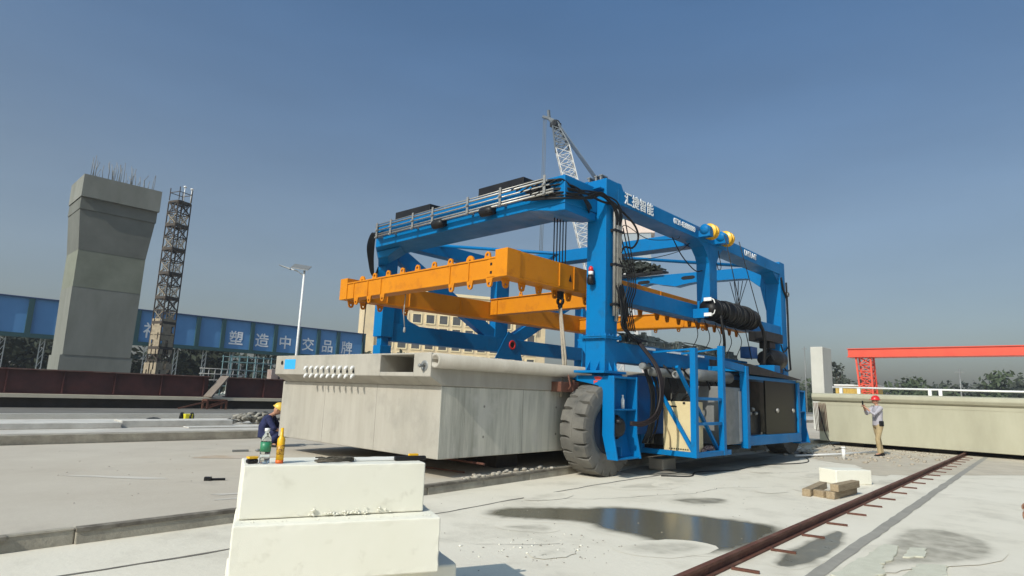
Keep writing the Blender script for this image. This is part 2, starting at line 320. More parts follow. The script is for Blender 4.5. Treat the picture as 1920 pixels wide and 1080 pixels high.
# ------------------------------------------------------------------ the gantry carrier
CR = thing("gantry_crane", "big blue straddle gantry on rubber tyres standing over the concrete girder", "gantry crane", (10.05, 6.9, 0))
u0, v0, vL, uR = 9.65, 6.78, 14.33, 18.9
def col(x, y, z0, z1, w=.41, d=.46, flanges=()):
    b = MB(); b.box(x, x + w, y, y + d, z0, z1)
    for z in flanges:
        b.box(x - .07, x + w + .07, y - .07, y + d + .07, z - .03, z - .003); b.box(x - .07, x + w + .07, y - .07, y + d + .07, z + .003, z + .03)
        for i in range(5):
            t = -.04 + i * (d + .08) / 4
            b.tube([(x - .045, y + t, z - .05), (x - .045, y + t, z + .06)], .013, 6)
            t = -.04 + i * (w + .08) / 4
            b.tube([(x + t, y - .045, z - .05), (x + t, y - .045, z + .06)], .013, 6)
    return b
# near leg with its head block, ribs and slewing foot
b = col(u0, v0, 1.98, 5.84, flanges=(2.63,))
b.box(u0 - .001, u0 + .41, v0 + .46, v0 + .86, 5.5, 5.86)
b.box(u0 - .16, u0 - .002, v0 + .05, v0 + .86, 5.6, 5.625)
b.prism([(u0 - .15, v0 + .47, 5.63), (u0 - .003, v0 + .47, 5.63), (u0 - .003, v0 + .47, 5.85)], (0, .02, 0))
b.box(u0 - .16, u0 + .6, v0 - .1, v0 + .62, 1.93, 1.98)
for y in (v0 + .12, v0 + .34): b.prism([(u0 - .003, y, 1.983), (u0 - .13, y, 1.983), (u0 - .003, y, 2.17)], (0, .02, 0))
for x in (u0 + .12, u0 + .3): b.prism([(x, v0 - .003, 1.983), (x, v0 - .09, 1.983), (x, v0 - .003, 2.17)], (.02, 0, 0))
b.prism([(u0 - .003, v0 + .463, 2.6), (u0 - .003, v0 + .68, 2.6), (u0 - .003, v0 + .463, 2.30)], (.02, 0, 0))
b.build("column", BLUE, CR, .012)
for y in (7.0, 7.12, 7.3):
    b = MB(); b.box(u0 + .1, u0 + .16, y - .02, y + .02, 5.862, 5.96); b.box(u0 + .09, u0 + .3, y - .04, y + .04, 5.961, 5.985); b.build("bracket", GREYP, CR)
# right-hand rear leg
b = col(uR, v0, 2.45, 5.80, .40, .46); b.prism([(uR, v0, 1.98), (uR + .40, v0, 1.98), (uR + .40, v0 + .46, 1.98), (uR, v0 + .46, 1.98)], (0, 0, .46))
b.prism([(uR - .65, v0 + .05, 1.98), (uR - .002, v0 + .05, 1.98), (uR - .002, v0 + .05, 2.6)], (0, .36, 0))
b.box(uR - .7, uR + .5, v0 - .1, v0 + .6, 1.92, 1.98)
b.prism([(uR - .003, v0 + .463, 4.3), (uR - .003, v0 + .463, 5.36), (uR - .003, v0 + 1.0, 5.36), (uR - .003, v0 + .62, 5.05)], (.3, 0, 0))
b.build("column", BLUE, CR, .012)
# left legs (front one raised on its slewing head, rear one behind)
b = col(u0, vL, 2.92, 5.95, .41, .40, flanges=())
b.box(u0 + .02, u0 + .39, vL + .02, vL + .38, 1.95, 2.68)
b.box(u0 + .08, u0 + .33, vL + .09, vL + .31, 2.68, 2.92)
b.build("column", BLUE, CR, .012)
b = col(uR, vL, 1.95, 5.95, .41, .40); b.build("column", BLUE, CR, .012)
# middle hanger post on the right side with flared top
b = MB(); b.box(14.14, 14.56, v0 + .005, v0 + .36, 3.75, 5.398)
b.build("hanger_post", BLUE, CR, .012)
b = MB(); b.prism([(14.138, v0 + .01, 5.398), (14.138, v0 + .01, 4.9), (14.05, v0 + .01, 5.08), (13.85, v0 + .01, 5.27), (13.55, v0 + .01, 5.398)], (0, .34, 0)); b.build("haunch", BLUE, CR)
b = MB(); b.prism([(14.562, v0 + .01, 5.398), (14.562, v0 + .01, 4.95), (14.7, v0 + .01, 5.2), (14.95, v0 + .01, 5.398)], (0, .34, 0)); b.build("haunch", BLUE, CR)

def beam_u(x0, x1, y0, y1, z0, z1): b = MB(); b.box(x0, x1, y0, y1, z0, z1); return b
# top side beams
b = beam_u(u0 + .412, uR - .002, v0 - .004, v0 + .52, 5.40, 5.72)
b.prism([(u0 + .412, v0 + .0, 5.72), (u0 + .62, v0 + .0, 5.72), (u0 + .53, v0 + .0, 5.85), (u0 + .412, v0 + .0, 5.85)], (0, .46, 0))
b.prism([(uR - .003, v0 + .03, 5.40), (uR - .003, v0 + .03, 5.12), (uR - .5, v0 + .03, 5.40)], (0, .4, 0))
SB = b.build("side_beam", BLUE, CR, .01)
text("lettering", "汇捷智能", .29, (10.86, v0 - .009, 5.565), (1, 0, 0), (0, 0, 1), LETTER, SB, fat=.005)
text("lettering", "0731-83888889", .185, (12.86, v0 - .009, 5.575), (1, 0, 0), (0, 0, 1), LETTER, SB, fat=.004, widen=.9)
text("lettering", "DHTLA4T", .225, (16.68, v0 - .009, 5.575), (1, 0, 0), (0, 0, 1), LETTER, SB, fat=.004, widen=.85)
b = beam_u(u0 + .412, uR - .002, vL, vL + .38, 5.58, 5.95); b.build("side_beam", BLUE, CR, .01)
# mid and lower side beams, right
b = beam_u(u0 + .412, 13.716, v0 + .03, v0 + .36, 3.40, 3.745); b.box(13.5, 13.56, v0 - .03, v0 + .028, 3.32, 3.84); b.box(13.718, uR - .003, v0 + .03, v0 + .36, 3.44, 3.78)
b.build("mid_beam", BLUE, CR, .01)
b = beam_u(u0 + .412, 16.3, v0 + .01, v0 + .40, 2.17, 2.56); b.box(15.9, 16.3, v0 - .85, v0 + .005, 2.18, 2.44)
b.box(16.302, uR - .002, v0 + .08, v0 + .40, 1.98, 2.3); b.build("lower_beam", BLUE, CR, .01)
b = beam_u(u0 + .7, 15.8, v0 + .05, v0 + .38, 2.563, 2.60)
random.seed(3)
for i in range(60):
    x = random.uniform(10.5, 15.6); y = v0 + random.uniform(.0, .3); l = random.uniform(.05, .45); hh = random.uniform(.04, .24) * (1.15 - (x - 10.5) * .08)
    b.box(x, x + l, y, y + random.uniform(.04, .1), 2.602, 2.602 + hh)
for k in range(4):
    pts = [(10.4 + i * .5, v0 + .06 + k * .07 + random.uniform(-.02, .02), 2.74 + random.uniform(-.05, .06)) for i in range(11)]; b.tube(pts, .016, 6)
b.build("valve_bank", mat("valve_clutter", (.17, .20, .18), .55, .3, c2=(.06, .07, .07), scale=7, c3=(.35, .36, .33), s3=6, lo3=.55, hi3=.65), CR)
for x0, x1 in ((11.0, 11.5), (12.0, 12.9), (13.1, 13.75)): b = MB(); b.box(x0, x1, v0 - .012, v0 + .006, 2.49, 2.535); b.build("white_marking", LETTER, CR)
# left side truss: lower beam, top tie, V braces and mid post
zl = .18
b = beam_u(u0 + .412, 14.25, vL + .02, vL + .36, 2.82, 3.32); b.box(14.25, uR - .002, vL + .02, vL + .36, 2.82, 3.30)
b.prism([(u0 + .413, vL + .03, 3.32), (u0 + 1.35, vL + .03, 3.32), (u0 + .95, vL + .03, 3.45), (u0 + .68, vL + .03, 3.75), (u0 + .6, vL + .03, 4.05), (u0 + .413, vL + .03, 4.05)], (0, .3, 0))
b.build("lower_beam", BLUE, CR, .01)
for p, q in (((10.2, vL + .19, 5.35), (14.5, vL + .19, 3.15)), ((14.9, vL + .19, 3.15), (18.8, vL + .19, 5.3))):
    b = MB(); b.bar(p, q, .26, .42); b.build("brace", BLUE, CR)
b = MB(); b.box(14.15, 14.75, vL + .04, vL + .34, 3.31, 5.60); b.build("mid_post", BLUE, CR, .01)
b = MB(); b.prism([(14.15, vL - .004, 2.6), (15.5, vL - .004, 2.6), (15.1, vL - .004, 3.42), (14.75, vL - .004, 3.55)], (0, .02, 0)); b.build("gusset", BLUE, CR)
b = MB(); b.ring((14.95, vL - .03, 3.1), (0, 1, 0), [(0, .10), (0, .16), (.025, .16), (.025, .10)], 20); b.build("pin_collar", RED, CR)
b = MB(); b.lathe((14.95, vL - .012, 3.1), (0, 1, 0), [(0, .10), (.006, .10)], 18); b.build("pin", BLACK, CR)
# cross beams (run across the carrier)
def cross(x0, x1, y0, y1, za0, za1, zb0, zb1):     # a: right end, b: left end
    b = MB(); b.hexa([(x0, y0, za0), (x1, y0, za0), (x1, y1, zb0), (x0, y1, zb0), (x0, y0, za1), (x1, y0, za1), (x1, y1, zb1), (x0, y1, zb1)]); return b
# front: wide portal girder leaning out ahead of the legs
b = MB(); b.hexa([(8.60, 7.0, 5.10), (9.645, 7.0, 5.14), (9.645, 14.75, 5.16), (8.60, 13.3, 5.10), (8.60, 7.0, 5.66), (9.645, 7.0, 5.66), (9.645, 14.75, 5.72), (8.60, 13.3, 5.70)])
b.prism([(8.62, 7.01, 5.12), (8.62, 8.1, 5.12), (8.62, 7.65, 5.06), (8.62, 7.3, 4.98), (8.62, 7.01, 4.96)], (1.0, 0, 0))
b.hexa([(9.0, 13.75, 4.95), (9.64, 14.7, 4.95), (9.64, 14.2, 4.95), (9.0, 13.3, 4.95), (8.9, 13.68, 5.099), (9.64, 14.72, 5.14), (9.64, 13.4, 5.14), (8.9, 12.6, 5.099)])
b.build("front_beam", BLUE, CR, .012)
b = cross(13.9, 14.35, v0 + .52, vL + .0, 5.37, 5.71, 5.50, 5.86); b.build("cross_beam", BLUE, CR, .01)
# rear beam with slots and wavy lower edge
b = MB(); ys = [v0 + .46 + (vL - v0 - .46) * i / 48 for i in range(49)]
def low(y):
    t = (y - v0) / (vL - v0); z = 5.36 + .2 * t
    return z - .10 * max(0, 1 - abs(t - .47) / .09) ** 1.5 + .09 * math.exp(-((t - .60) / .035) ** 2) - .28 * max(0, 1 - t / .18) ** 2 - .28 * max(0, (t - .82) / .18) ** 2
poly = [(uR, y, low(y)) for y in ys] + [(uR, y, 5.71 + .2 * (y - v0) / (vL - v0)) for y in reversed(ys)]
b.prism(poly, (.35, 0, 0)); b.build("rear_beam", BLUE, CR)
for y in (11.60, 9.85):
    b = MB(); pl = [(uR - .006, y + .14 * math.cos(t) + (.12 if math.cos(t) > 0 else -.12), 5.62 + .065 * math.sin(t)) for t in [2 * math.pi * i / 16 for i in range(16)]]
    b.prism(pl, (.004, 0, 0)); b.build("slot", BLACK, CR)
# thin tie tube
b = MB(); b.tube([(11.47, vL + .1, 5.9), (17.7, v0 + .25, 5.46)], .05, 10); b.build("tie_tube", BLUE, CR)
# black covers on the beams with the motors under them
def cover(x0, x1, y0, y1, z0, z1, tilt):
    b = MB(); b.hexa([(x0, y0, z0), (x1, y0, z0 + .05), (x1, y1, z0 + .05), (x0, y1, z0), (x0, y0, z1 - tilt), (x1, y0, z1), (x1, y1, z1 + tilt * .2), (x0, y1, z1)]); return b
cover(8.66, 9.45, 11.2, 12.6, 5.70, 5.93, .03).build("winch_cover", BLACK, CR, .01)
cover(8.66, 9.45, 8.15, 9.5, 5.665, 5.91, .02).build("winch_cover", BLACK, CR, .01)
for y in (10.55, 8.95):
    b = MB(); b.lathe((8.45, y + .2, 5.24), (0, -1, 0), [(0, .08), (.02, .10), (.30, .10), (.36, .05)], 16); b.box(8.5, 8.598, y - .1, y + .1, 5.2, 5.34); b.build("winch_motor", BLACK, CR)
cover(18.75, 19.2, 10.75, 12.9, 5.86, 5.98, .02).build("winch_cover", BLACK, CR, .01)
b = MB(); random.seed(11)
for i in range(150):
    t = random.random(); c = Vector((18.98 + random.uniform(-.15, .15), 11.1 + 1.9 * t, 6.02 + random.random() * (.10 + .75 * t)))
    d = Vector((random.uniform(-.2, .2), random.uniform(-.3, .3), random.uniform(-.12, .12))); b.tube([c - d, c + Vector((0, 0, random.uniform(-.05, .08))), c + d], random.uniform(.03, .06), 6)
b.build("hose_bundle", mat("dark_green_hose", (.010, .014, .011), .7, c2=(.02, .026, .019), scale=4), CR)
# pipe rack along the front beam
b = MB()
for z, r, y1 in ((5.30, .024, 7.15), (5.355, .018, 7.15), (5.46, .018, 7.25), (5.555, .024, 7.3), (5.61, .014, 7.4)):
    b.tube([(8.44, 13.1, z + .02), (8.44, 10.5, z + .01), (8.44, y1, z)], r, 8)
RK = b.build("hydraulic_pipe", STEEL, CR)
for y in (13.0, 12.4, 11.5, 10.75, 9.55, 8.55, 7.35):
    b = MB(); b.box(8.39, 8.405, y - .03, y + .03, 5.25, 5.66); b.box(8.405, 8.60, y - .02, y + .02, 5.30, 5.34); b.box(8.36, 8.39, y - .03, y + .03, 5.45, 5.48); b.box(8.36, 8.39, y - .03, y + .03, 5.26, 5.29)
    b.build("pipe_bracket", STEEL, CR)
# vertical pipes beside the near leg
b = MB()
for x, r, z0 in ((9.84, .03, 3.05), (9.93, .04, 2.95), (10.0, .026, 3.3), (10.06, .03, 3.1)):
    b.tube([(x, v0 - .07, z0), (x, v0 - .07, 5.18), (x - .01, v0 - .05, 5.3)], r, 8)
b.build("hydraulic_pipe", STEEL, CR)
for z in (3.25, 4.05, 4.75): b = MB(); b.box(9.80, 10.10, v0 - .115, v0 - .0, z, z + .05); b.build("pipe_clamp", BLACK, CR)
# hoses: sagging curves
def sag(p, q, d, n=14, w=0.0):
    p = Vector(p); q = Vector(q); out = []
    for i in range(n + 1):
        t = i / n; c = p.lerp(q, t); c.z -= d * 4 * t * (1 - t); c += Vector((random.uniform(-w, w), random.uniform(-w, w), random.uniform(-w, w))); out.append(c)
    return out
def curve(P, n=8):
    P = [Vector(x) for x in P]; P = [P[0] * 2 - P[1]] + P + [P[-1] * 2 - P[-2]]; out = []
    for i in range(1, len(P) - 2):
        p0, p1, p2, p3 = P[i - 1:i + 3]
        for j in range(n):
            t = j / n; out.append(.5 * ((2 * p1) + (p2 - p0) * t + (2 * p0 - 5 * p1 + 4 * p2 - p3) * t * t + (3 * p1 - p0 - 3 * p2 + p3) * t ** 3))
    out.append(P[-2]); return out
random.seed(21)
b = MB()
for i in range(11):          # over the end of the front beam to the leg
    a = random.uniform(0, 1); y = 7.45 + .35 * random.random(); z = 5.25 + .35 * a
    b.tube(curve([(8.44, y + .2, z), (8.55 + .2 * a, 7.05, z + .06 - .2 * random.random()), (9.0 + .2 * random.random(), 6.86, 5.35 + .25 * a - .1), (9.45, 6.78 - .05 * random.random(), 5.28 + .2 * random.random()), (9.75 + .3 * random.random(), 6.68, 5.15 + .25 * a), (9.86 + .15 * random.random(), 6.69, 4.9)]), .017, 7)
for i in range(6):
    y = 7.1 + i * .13; b.tube(curve([(8.42, y + .5, 5.3 + .05 * i), (8.5, y, 5.55 + .02 * i), (8.8, 6.98, 5.45), (9.3, 6.95, 5.25 - .03 * i), (9.62, 7.1 + .05 * i, 5.15)]), .016, 7)
b.build("hose_bundle", RUBBER, CR)
b = MB()
for i in range(8):           # looping off the left end
    t = i / 7; b.tube(curve([(8.44, 13.0, 5.28 + .045 * i), (8.66, 13.62 - .16 * t, 5.55 - .12 * t), (9.0, 14.34 - .34 * t, 5.36 - .30 * t), (9.35, 14.74 - .26 * t, 4.98 - .22 * t), (9.5, 14.80 - .14 * t, 4.70 - .10 * t), (9.645, 14.71, 4.58 + .05 * i)]), .015, 7)
b.build("hose_bundle", RUBBER, CR)
b = MB()
for i in range(9):           # tangle at the lower right of the near leg
    x = 9.9 + .03 * i; b.tube(curve([(x, 6.7, 3.6 + .15 * random.random()), (x + .1 * random.random(), 6.62, 3.2), (x + .25 * random.random(), 6.6 + .1 * random.random(), 2.85), (10.3 + .25 * random.random(), 6.62, 2.72 - .12 * random.random()), (10.75 + .4 * random.random(), 6.75, 2.66)]), .019, 7)
for i in range(5):
    x = 9.95 + .07 * i; b.tube(curve([(x, 6.72, 4.3 + .2 * i), (x + .22, 6.6, 3.8), (x + .1, 6.62, 3.3), (x + .3, 6.66, 2.8)]), .014, 6)
b.build("hose_bundle", RUBBER, CR)
b = MB()
for i in range(3):           # long loop down to the hub motor
    b.tube(curve([(10.62 + .05 * i, 6.66, 2.6), (10.7 + .05 * i, 6.3, 2.1), (10.62 + .05 * i, 6.15, 1.6), (10.45 + .04 * i, 6.15, 1.22 - .03 * i), (10.2, 6.25, 1.05 - .03 * i), (9.98, 6.42, 1.03 - .02 * i)]), .022, 8)
b.build("hydraulic_hose", mat("red_brown_hose", (.014, .008, .0075), .5, spec=.3), CR)
b = MB()
def one(P, r, n=6): c_ = MB(); c_.tube(curve(P), r, n); c_.build("cable", RUBBER, CR)
one([(10.3, v0 + .1, 5.35), (10.55, 6.7, 5.05), (10.7, 6.7, 4.8), (10.5, 6.7, 4.55), (10.2, 6.7, 4.5), (10.05, 6.7, 4.35)], .022, 7)
one([(10.05, v0 - .07, 4.82), (10.3, v0 - .05, 4.98), (11.4, v0 + .1, 4.95), (12.6, v0 + .1, 5.2), (13.0, v0 + .2, 5.36)], .009, 5)
one([(10.0, v0 - .06, 4.25), (11.2, v0 + .1, 4.45), (13.0, v0 + .25, 5.0), (13.75, v0 + .3, 5.40)], .009, 5)
one([(13.0, v0 + .4, 5.38), (13.3, v0 + .3, 4.95), (13.75, v0 + .2, 4.66), (14.15, v0 + .2, 4.72)], .014, 6)
one([(14.6, v0 - .02, 5.3), (14.75, v0 - .02, 4.9), (14.6, v0 - .02, 4.8), (14.5, v0 - .02, 4.95)], .010, 5)
one([(19.32, v0 - .03, 5.2), (19.34, v0 - .03, 4.2), (19.33, v0 - .03, 3.2), (19.4, v0 - .03, 2.5)], .03, 7)
one([(18.9, v0 - .03, 5.3), (19.05, v0 - .03, 4.95), (19.3, v0 - .03, 4.7), (19.33, v0 - .03, 4.2)], .03, 7)
one([(19.32, v0 - .03, 3.2), (18.8, v0 - .06, 3.0), (18.6, v0 - .06, 3.2)], .022, 7)
one([(19.4, v0 - .03, 2.5), (18.9, v0 - .08, 2.45), (18.5, v0 - .08, 2.7)], .022, 7)
b = MB(); b.ring((19.38, v0 - .05, 4.83), (0, 1, 0), [(-.02, .055), (-.02, .075), (.02, .075), (.02, .055)], 14); b.build("floodlight", GREYP, CR)
# sheaves on the middle of the right side beam
for x in (13.80, 14.68):
    b = MB(); b.box(x - .24, x - .06, v0 - .3, v0 - .006, 5.44, 5.60); b.lathe((x - .26, v0 - .17, 5.62), (1, 0, 0), [(0, .03), (.005, .125), (.20, .125), (.205, .05), (.46, .05)], 20); b.build("sheave_bracket", BLUE, CR)
    for dx in (-.02, .12):
        b = MB(); prof = [(0, .0), (0.002, .185), (.012, .195), (.03, .17), (.048, .195), (.058, .185), (.06, 0)]
        b.lathe((x + dx, v0 - .17, 5.62), (1, 0, 0), prof, 28); sh = b.build("sheave", YELLOW, CR)
# ropes
def ropes(name, L, r=.012):
    b = MB()
    for p, q in L: b.tube([p, q], r, 6)
    return b.build(name, BLACK, CR)
for i in range(5): ropes("hoist_rope", [((9.22 + .095 * i, 7.76, 5.13), (9.22 + .095 * i, 7.76, 4.12))], .013)
for i in range(5): ropes("hoist_rope", [((18.85, 8.35 - .14 * i, 5.3), (18.0, 7.72 + .02 * i, 4.1))], .013)
ropes("hoist_rope", [((14.2, v0 - .38, 5.58), (15.4, 6.3, 2.55))]); ropes("hoist_rope", [((15.06, v0 - .38, 5.58), (16.6, 6.3, 2.75))])
# big black hose drum
b = MB(); prof = [(0, .0), (0, .24)]
for i in range(36): prof.append((.03 + i * .068, .222 + .024 * (i % 2) + .02 * math.sin(i * .7) + (.03 if 10 < i < 32 else 0)))
prof += [(2.52, .2), (2.55, 0)]
b.lathe((13.3, 6.42, 3.6), (1, 0, 0), prof, 28); 
for i in range(20):
    cx = 13.45 + i * .118 + random.uniform(-.03, .03); rr = .235 + random.uniform(-.01, .035) + (.02 if 4 < i < 16 else 0); tl = random.uniform(-.10, .10)
    b.tube([(cx + tl * math.cos(t), 6.42 + rr * math.cos(t), 3.6 + rr * math.sin(t)) for t in [2 * math.pi * k / 26 for k in range(27)]], .022, 6)
DR = b.build("hose_drum", RUBBER, CR)
b = MB(); b.box(13.22, 13.27, 6.32, 6.5, 3.78, 3.86); b.box(13.22, 13.27, 6.32, 6.5, 3.42, 3.5); b.tube(curve([(13.24, 6.38, 3.82), (13.25, 6.28, 3.81), (13.25, 6.24, 3.72)]), .013, 6); b.tube(curve([(13.25, 6.24, 3.56), (13.25, 6.28, 3.47), (13.24, 6.38, 3.46)]), .013, 6); b.build("swivel_joint", WHITE, CR)
for x0, x1, z0, z1 in ((13.28, 13.34, 3.4, 3.62), (15.7, 15.78, 3.48, 3.64)): b = MB(); b.box(x0, x1, 6.42, 6.805, z0, z1); b.build("drum_bracket", BLUE, CR)
b = MB()
b.tube(curve([(13.45, 6.2, 3.45), (13.5, 6.15, 2.9), (13.7, 6.25, 2.65)]), .035, 8); b.build("hydraulic_hose", RUBBER, CR); b = MB(); b.tube(curve([(15.75, 6.25, 3.6), (16.0, 6.2, 3.2), (16.05, 6.25, 2.4)]), .045, 8)
b.build("hydraulic_hose", RUBBER, CR)
for i in range(5): b = MB(); b.tube(curve([(12.9 + .55 * i, 6.6, 3.35), (13.0 + .6 * i, 6.55, 2.95 + .1 * random.random()), (12.8 + .6 * i, 6.6, 2.62)]), .010, 5); b.build("cable", RUBBER, CR)
# black drive units beside the right rear leg
b = MB(); b.box(16.55, 17.75, 6.35, 6.85, 3.14, 3.40); b.box(16.9, 17.3, 6.4, 6.7, 2.96, 3.138); b.build("radiator_unit", BLACK, CR, .015)
b = MB(); b.lathe((16.5, 6.42, 2.66), (1, 0, 0), [(0, .12), (.02, .2), (.3, .22), (.32, .27), (1.0, .27), (1.04, .2), (1.15, .18)], 20); b.box(16.6, 17.5, 6.3, 6.7, 2.31, 2.42); b.tube(curve([(16.2, 6.4, 2.45), (16.4, 6.25, 2.75), (16.55, 6.2, 2.6)]), .04, 7); b.build("winch_motor", BLACK, CR)
b = MB(); b.box(15.75, 16.15, 6.45, 6.75, 2.62, 2.92); b.build("control_box", DBLUE, CR, .01)
# beacon lamp on the near leg
b = MB(); b.lathe((9.56, 7.07, 3.80), (0, 0, 1), [(.055, .05), (.13, .05)], 14); BE = b.build("beacon_lamp", WHITE, CR)
b = MB(); b.lathe((9.56, 7.07, 3.80), (0, 0, 1), [(.13, .052), (.20, .045), (.235, .02)], 14); b.build("lens", RED, BE)
b = MB(); b.lathe((9.56, 7.07, 3.66), (0, 0, 1), [(0, .05), (.03, .075), (.12, .075), (.195, .06)], 14); b.box(9.56, 9.652, 7.03, 7.11, 3.68, 3.76); b.build("siren", BLACK, BE)

# wheel units: steered bracket, hub and tyre
def tyre(cx, cy, cz, r=.868, w=.58, n=160):
    b = MB(); half = w / 2; P = [(-half * .80, .46), (-half * .98, .58), (-half * 1.0, .70), (-half * .99, r - .07), (-half * .93, r - .012), (-half * .5, r - .002), (-half * .10, r), (0, r - .008), (half * .10, r), (half * .5, r - .002), (half * .93, r - .012), (half * .99, r - .07), (half * 1.0, .70), (half * .98, .58), (half * .80, .46)]
    m = len(P); vs = []
    for k in range(n):
        t = 2 * math.pi * k / n
        for j, (y, rr) in enumerate(P):
            if k % 8 == 0 and 3 <= j <= 5 or k % 8 == 4 and 9 <= j <= 11: rr -= .075
            rr = rr if rr < .6 else min(rr, 3)
            vs.append((cx + rr * math.sin(t), cy + y, cz + rr * math.cos(t)))
    fs = [(k * m + i, k * m + i + 1, ((k + 1) % n) * m + i + 1, ((k + 1) % n) * m + i) for k in range(n) for i in range(m - 1)]
    b.add(vs, fs, False); return b
wc = (9.92, 7.10, .864)
W = [tyre(*wc).build("tyre", TYRE, CR)]
b = MB(); b.lathe((wc[0], wc[1] - .25, wc[2]), (0, 1, 0), [(0, 0), (.001, .2), (.02, .47), (.10, .46), (.12, .38), (.4, .38), (.42, .46), (.53, .47), (.54, 0)], 32); W.append(b.build("rim", mat("dark_rim", (.006, .02, .05), .5, spec=.3), CR))
b = MB(); y0, y1, yi = 6.50, 6.80, 6.78
fr = [(7.54, 1.885), (7.58, 1.83), (7.45, 1.78), (7.15, 1.735), (6.92, 1.69), (6.82, 1.56), (6.82, .78), (6.70, .34), (6.47, .34), (6.56, .78), (6.56, 1.885)]
b.prism([(u0 - .005, y, z) for y, z in fr], (.04, 0, 0)); b.prism([(10.43, y, z) for y, z in fr], (.04, 0, 0))
b.box(u0 + .036, 10.429, 6.57, 7.5, 1.84, 1.882); b.box(u0 + .036, 10.429, 6.79, 6.818, .78, 1.839); b.box(u0 + .036, 10.429, 6.575, 6.789, 1.24, 1.27)
b.hexa([(u0 + .036, 6.68, .36), (10.429, 6.68, .36), (10.429, 6.70, .36), (u0 + .036, 6.70, .36), (u0 + .036, 6.79, .779), (10.429, 6.79, .779), (10.429, 6.815, .779), (u0 + .036, 6.815, .779)])
b.box(u0 + .036, 10.429, 6.50, 6.679, .34, .37); b.box(9.95, 9.98, 6.6, 6.78, .38, .56)
b.lathe((10.05, 7.0, 1.885), (0, 0, 1), [(0, .3), (.02, .3), (.04, .3)], 24)
W.append(b.build("wheel_bracket", BLUE, CR, .008))
b = MB(); b.lathe((wc[0] - .03, 6.55, .93), (0, 1, 0), [(0, .10), (.02, .17), (.10, .19), (.12, .23), (.24, .23)], 24)
for k in range(8): b.tube([(wc[0] - .03 + .2 * math.cos(k * .785), 6.62, .93 + .2 * math.sin(k * .785)), (wc[0] - .03 + .2 * math.cos(k * .785), 6.675, .93 + .2 * math.sin(k * .785))], .018, 6)
b.lathe((wc[0] - .14, 6.48, 1.04), (0, 1, 0), [(0, .04), (.08, .05), (.1, .05)], 10); W.append(b.build("hub_motor", BLACK, CR))
bpy.context.view_layer.update()
for o in W: dup(o, CR, (uR + .5 - 10.05 + .05, -.05, 0))
for dx in (0, uR + .1 - 10.05):           # left-hand wheels, mirrored about the carrier's centre line
    for o in W:
        c = o.copy(); COL.objects.link(c); c.parent = CR; cy = (v0 + vL + .43) / 2
        c.matrix_parent_inverse = Matrix(); c.matrix_basis = world_of(CR).inverted() @ Matrix.Translation((dx, 0, 0)) @ Matrix.Translation((0, 2 * cy, 0)) @ Matrix.Diagonal((1, -1, 1, 1)) @ world_of(o)
# red paint marks on near bracket
b = MB(); b.prism([(u0 - .009, y, z) for y, z in ((7.02, 1.86), (6.90, 1.87), (6.82, 1.84), (6.88, 1.80), (6.98, 1.80))], (.003, 0, 0)); b.prism([(u0 - .009, y, z) for y, z in ((7.03, 1.79), (6.92, 1.785), (6.95, 1.76), (7.0, 1.75), (7.02, 1.72))], (.003, 0, 0)); b.build("paint_mark", mat("red_marker", (.6, .06, .04), .6), CR)

# equipment platform on the right side, with ladder, cabinet, tanks and engine house
b = MB()
X0, X1, Y0, Y1, Z0 = 11.38, 12.62, 5.83, 7.1, .37
b.bar((X0, Y0, Z0 + .05), (X0, Y1, Z0 + .05), .1, .1); b.bar((X0 + .05, Y0, Z0 + .05), (X1 + .3, Y0, Z0 + .05), .1, .1); b.bar((X1 + .3, Y0 + .05, Z0 + .05), (X1 + .3, Y1, Z0 + .05), .1, .1)
b.box(X0 + .05, X1 + .25, Y0 + .05, Y1, Z0 + .02, Z0 + .045)
b.box(X0 - .06, X0 + .06, Y1 - .10, Y1 + .02, Z0, 1.0)
b.build("platform", BLUE, CR, .006)
b = MB(); b.bar((X0, Y0, Z0), (X0, Y0, 2.52), .12, .12); b.bar((X1, Y0, Z0), (X1, Y0, 2.66), .12, .12)
for z in (1.02, 1.52): b.bar((X0 + .06, Y0, z), (X1 - .06, Y0, z), .06, .06)
b.bar((X0, Y0 + .06, 2.50), (X0, v0 + .005, 2.45), .04, .04); b.bar((X1, Y0 + .06, 2.60), (X1, v0 + .005, 2.5), .04, .04); b.build("ladder", BLUE, CR, .005)
b = MB(); b.bar((X0 - .01, Y0 + .03, Z0 + .12), (X0 - .01, 6.72, 1.84), .055, .07); b.build("brace", BLUE, CR)
b = MB(); b.bar((10.85, Y0 + .09, 2.12), (X1 - .05, Y0 + .09, .48), .06, .06); b.build("brace", BLUE, CR)
b = MB(); b.box(X0 + .10, X0 + .62, 5.96, 6.58, .44, 1.45); CB = b.build("cabinet", CREAMCAB, CR, .012)
b = MB()
for k in range(9): b.box(X0 + .094, X0 + .102, 6.02 + .05 * k, 6.05 + .05 * k, .49, .515)
b.box(X0 + .094, X0 + .102, 6.27, 6.42, 1.33, 1.36); b.box(X0 + .085, X0 + .102, 6.08, 6.13, 1.40, 1.44); b.build("vent", BLACK, CB)
b = MB(); b.tube(curve([(X0 + .09, 6.56, 1.3), (X0 + .03, 6.5, 1.0), (X0 + .06, 6.42, .75), (X0 + .05, 6.4, .5), (X0 + .2, 6.38, .45)]), .012, 6); b.build("cable", mat("tan_cable", (.30, .22, .12), .6), CR)
b = MB(); b.box(12.75, 13.85, 5.95, 7.15, .55, 1.80); b.build("fuel_tank", GREYP, CR, .02)
b = MB(); b.box(13.72, 13.862, 5.94, 5.952, .6, 1.72); b.build("tank_end", mat("light_grey_metal", (.48, .46, .43), .5, .3, c2=(.36, .35, .33), scale=3), CR)
b = MB(); b.box(12.05, 12.72, 6.55, 7.15, .5, 1.62)
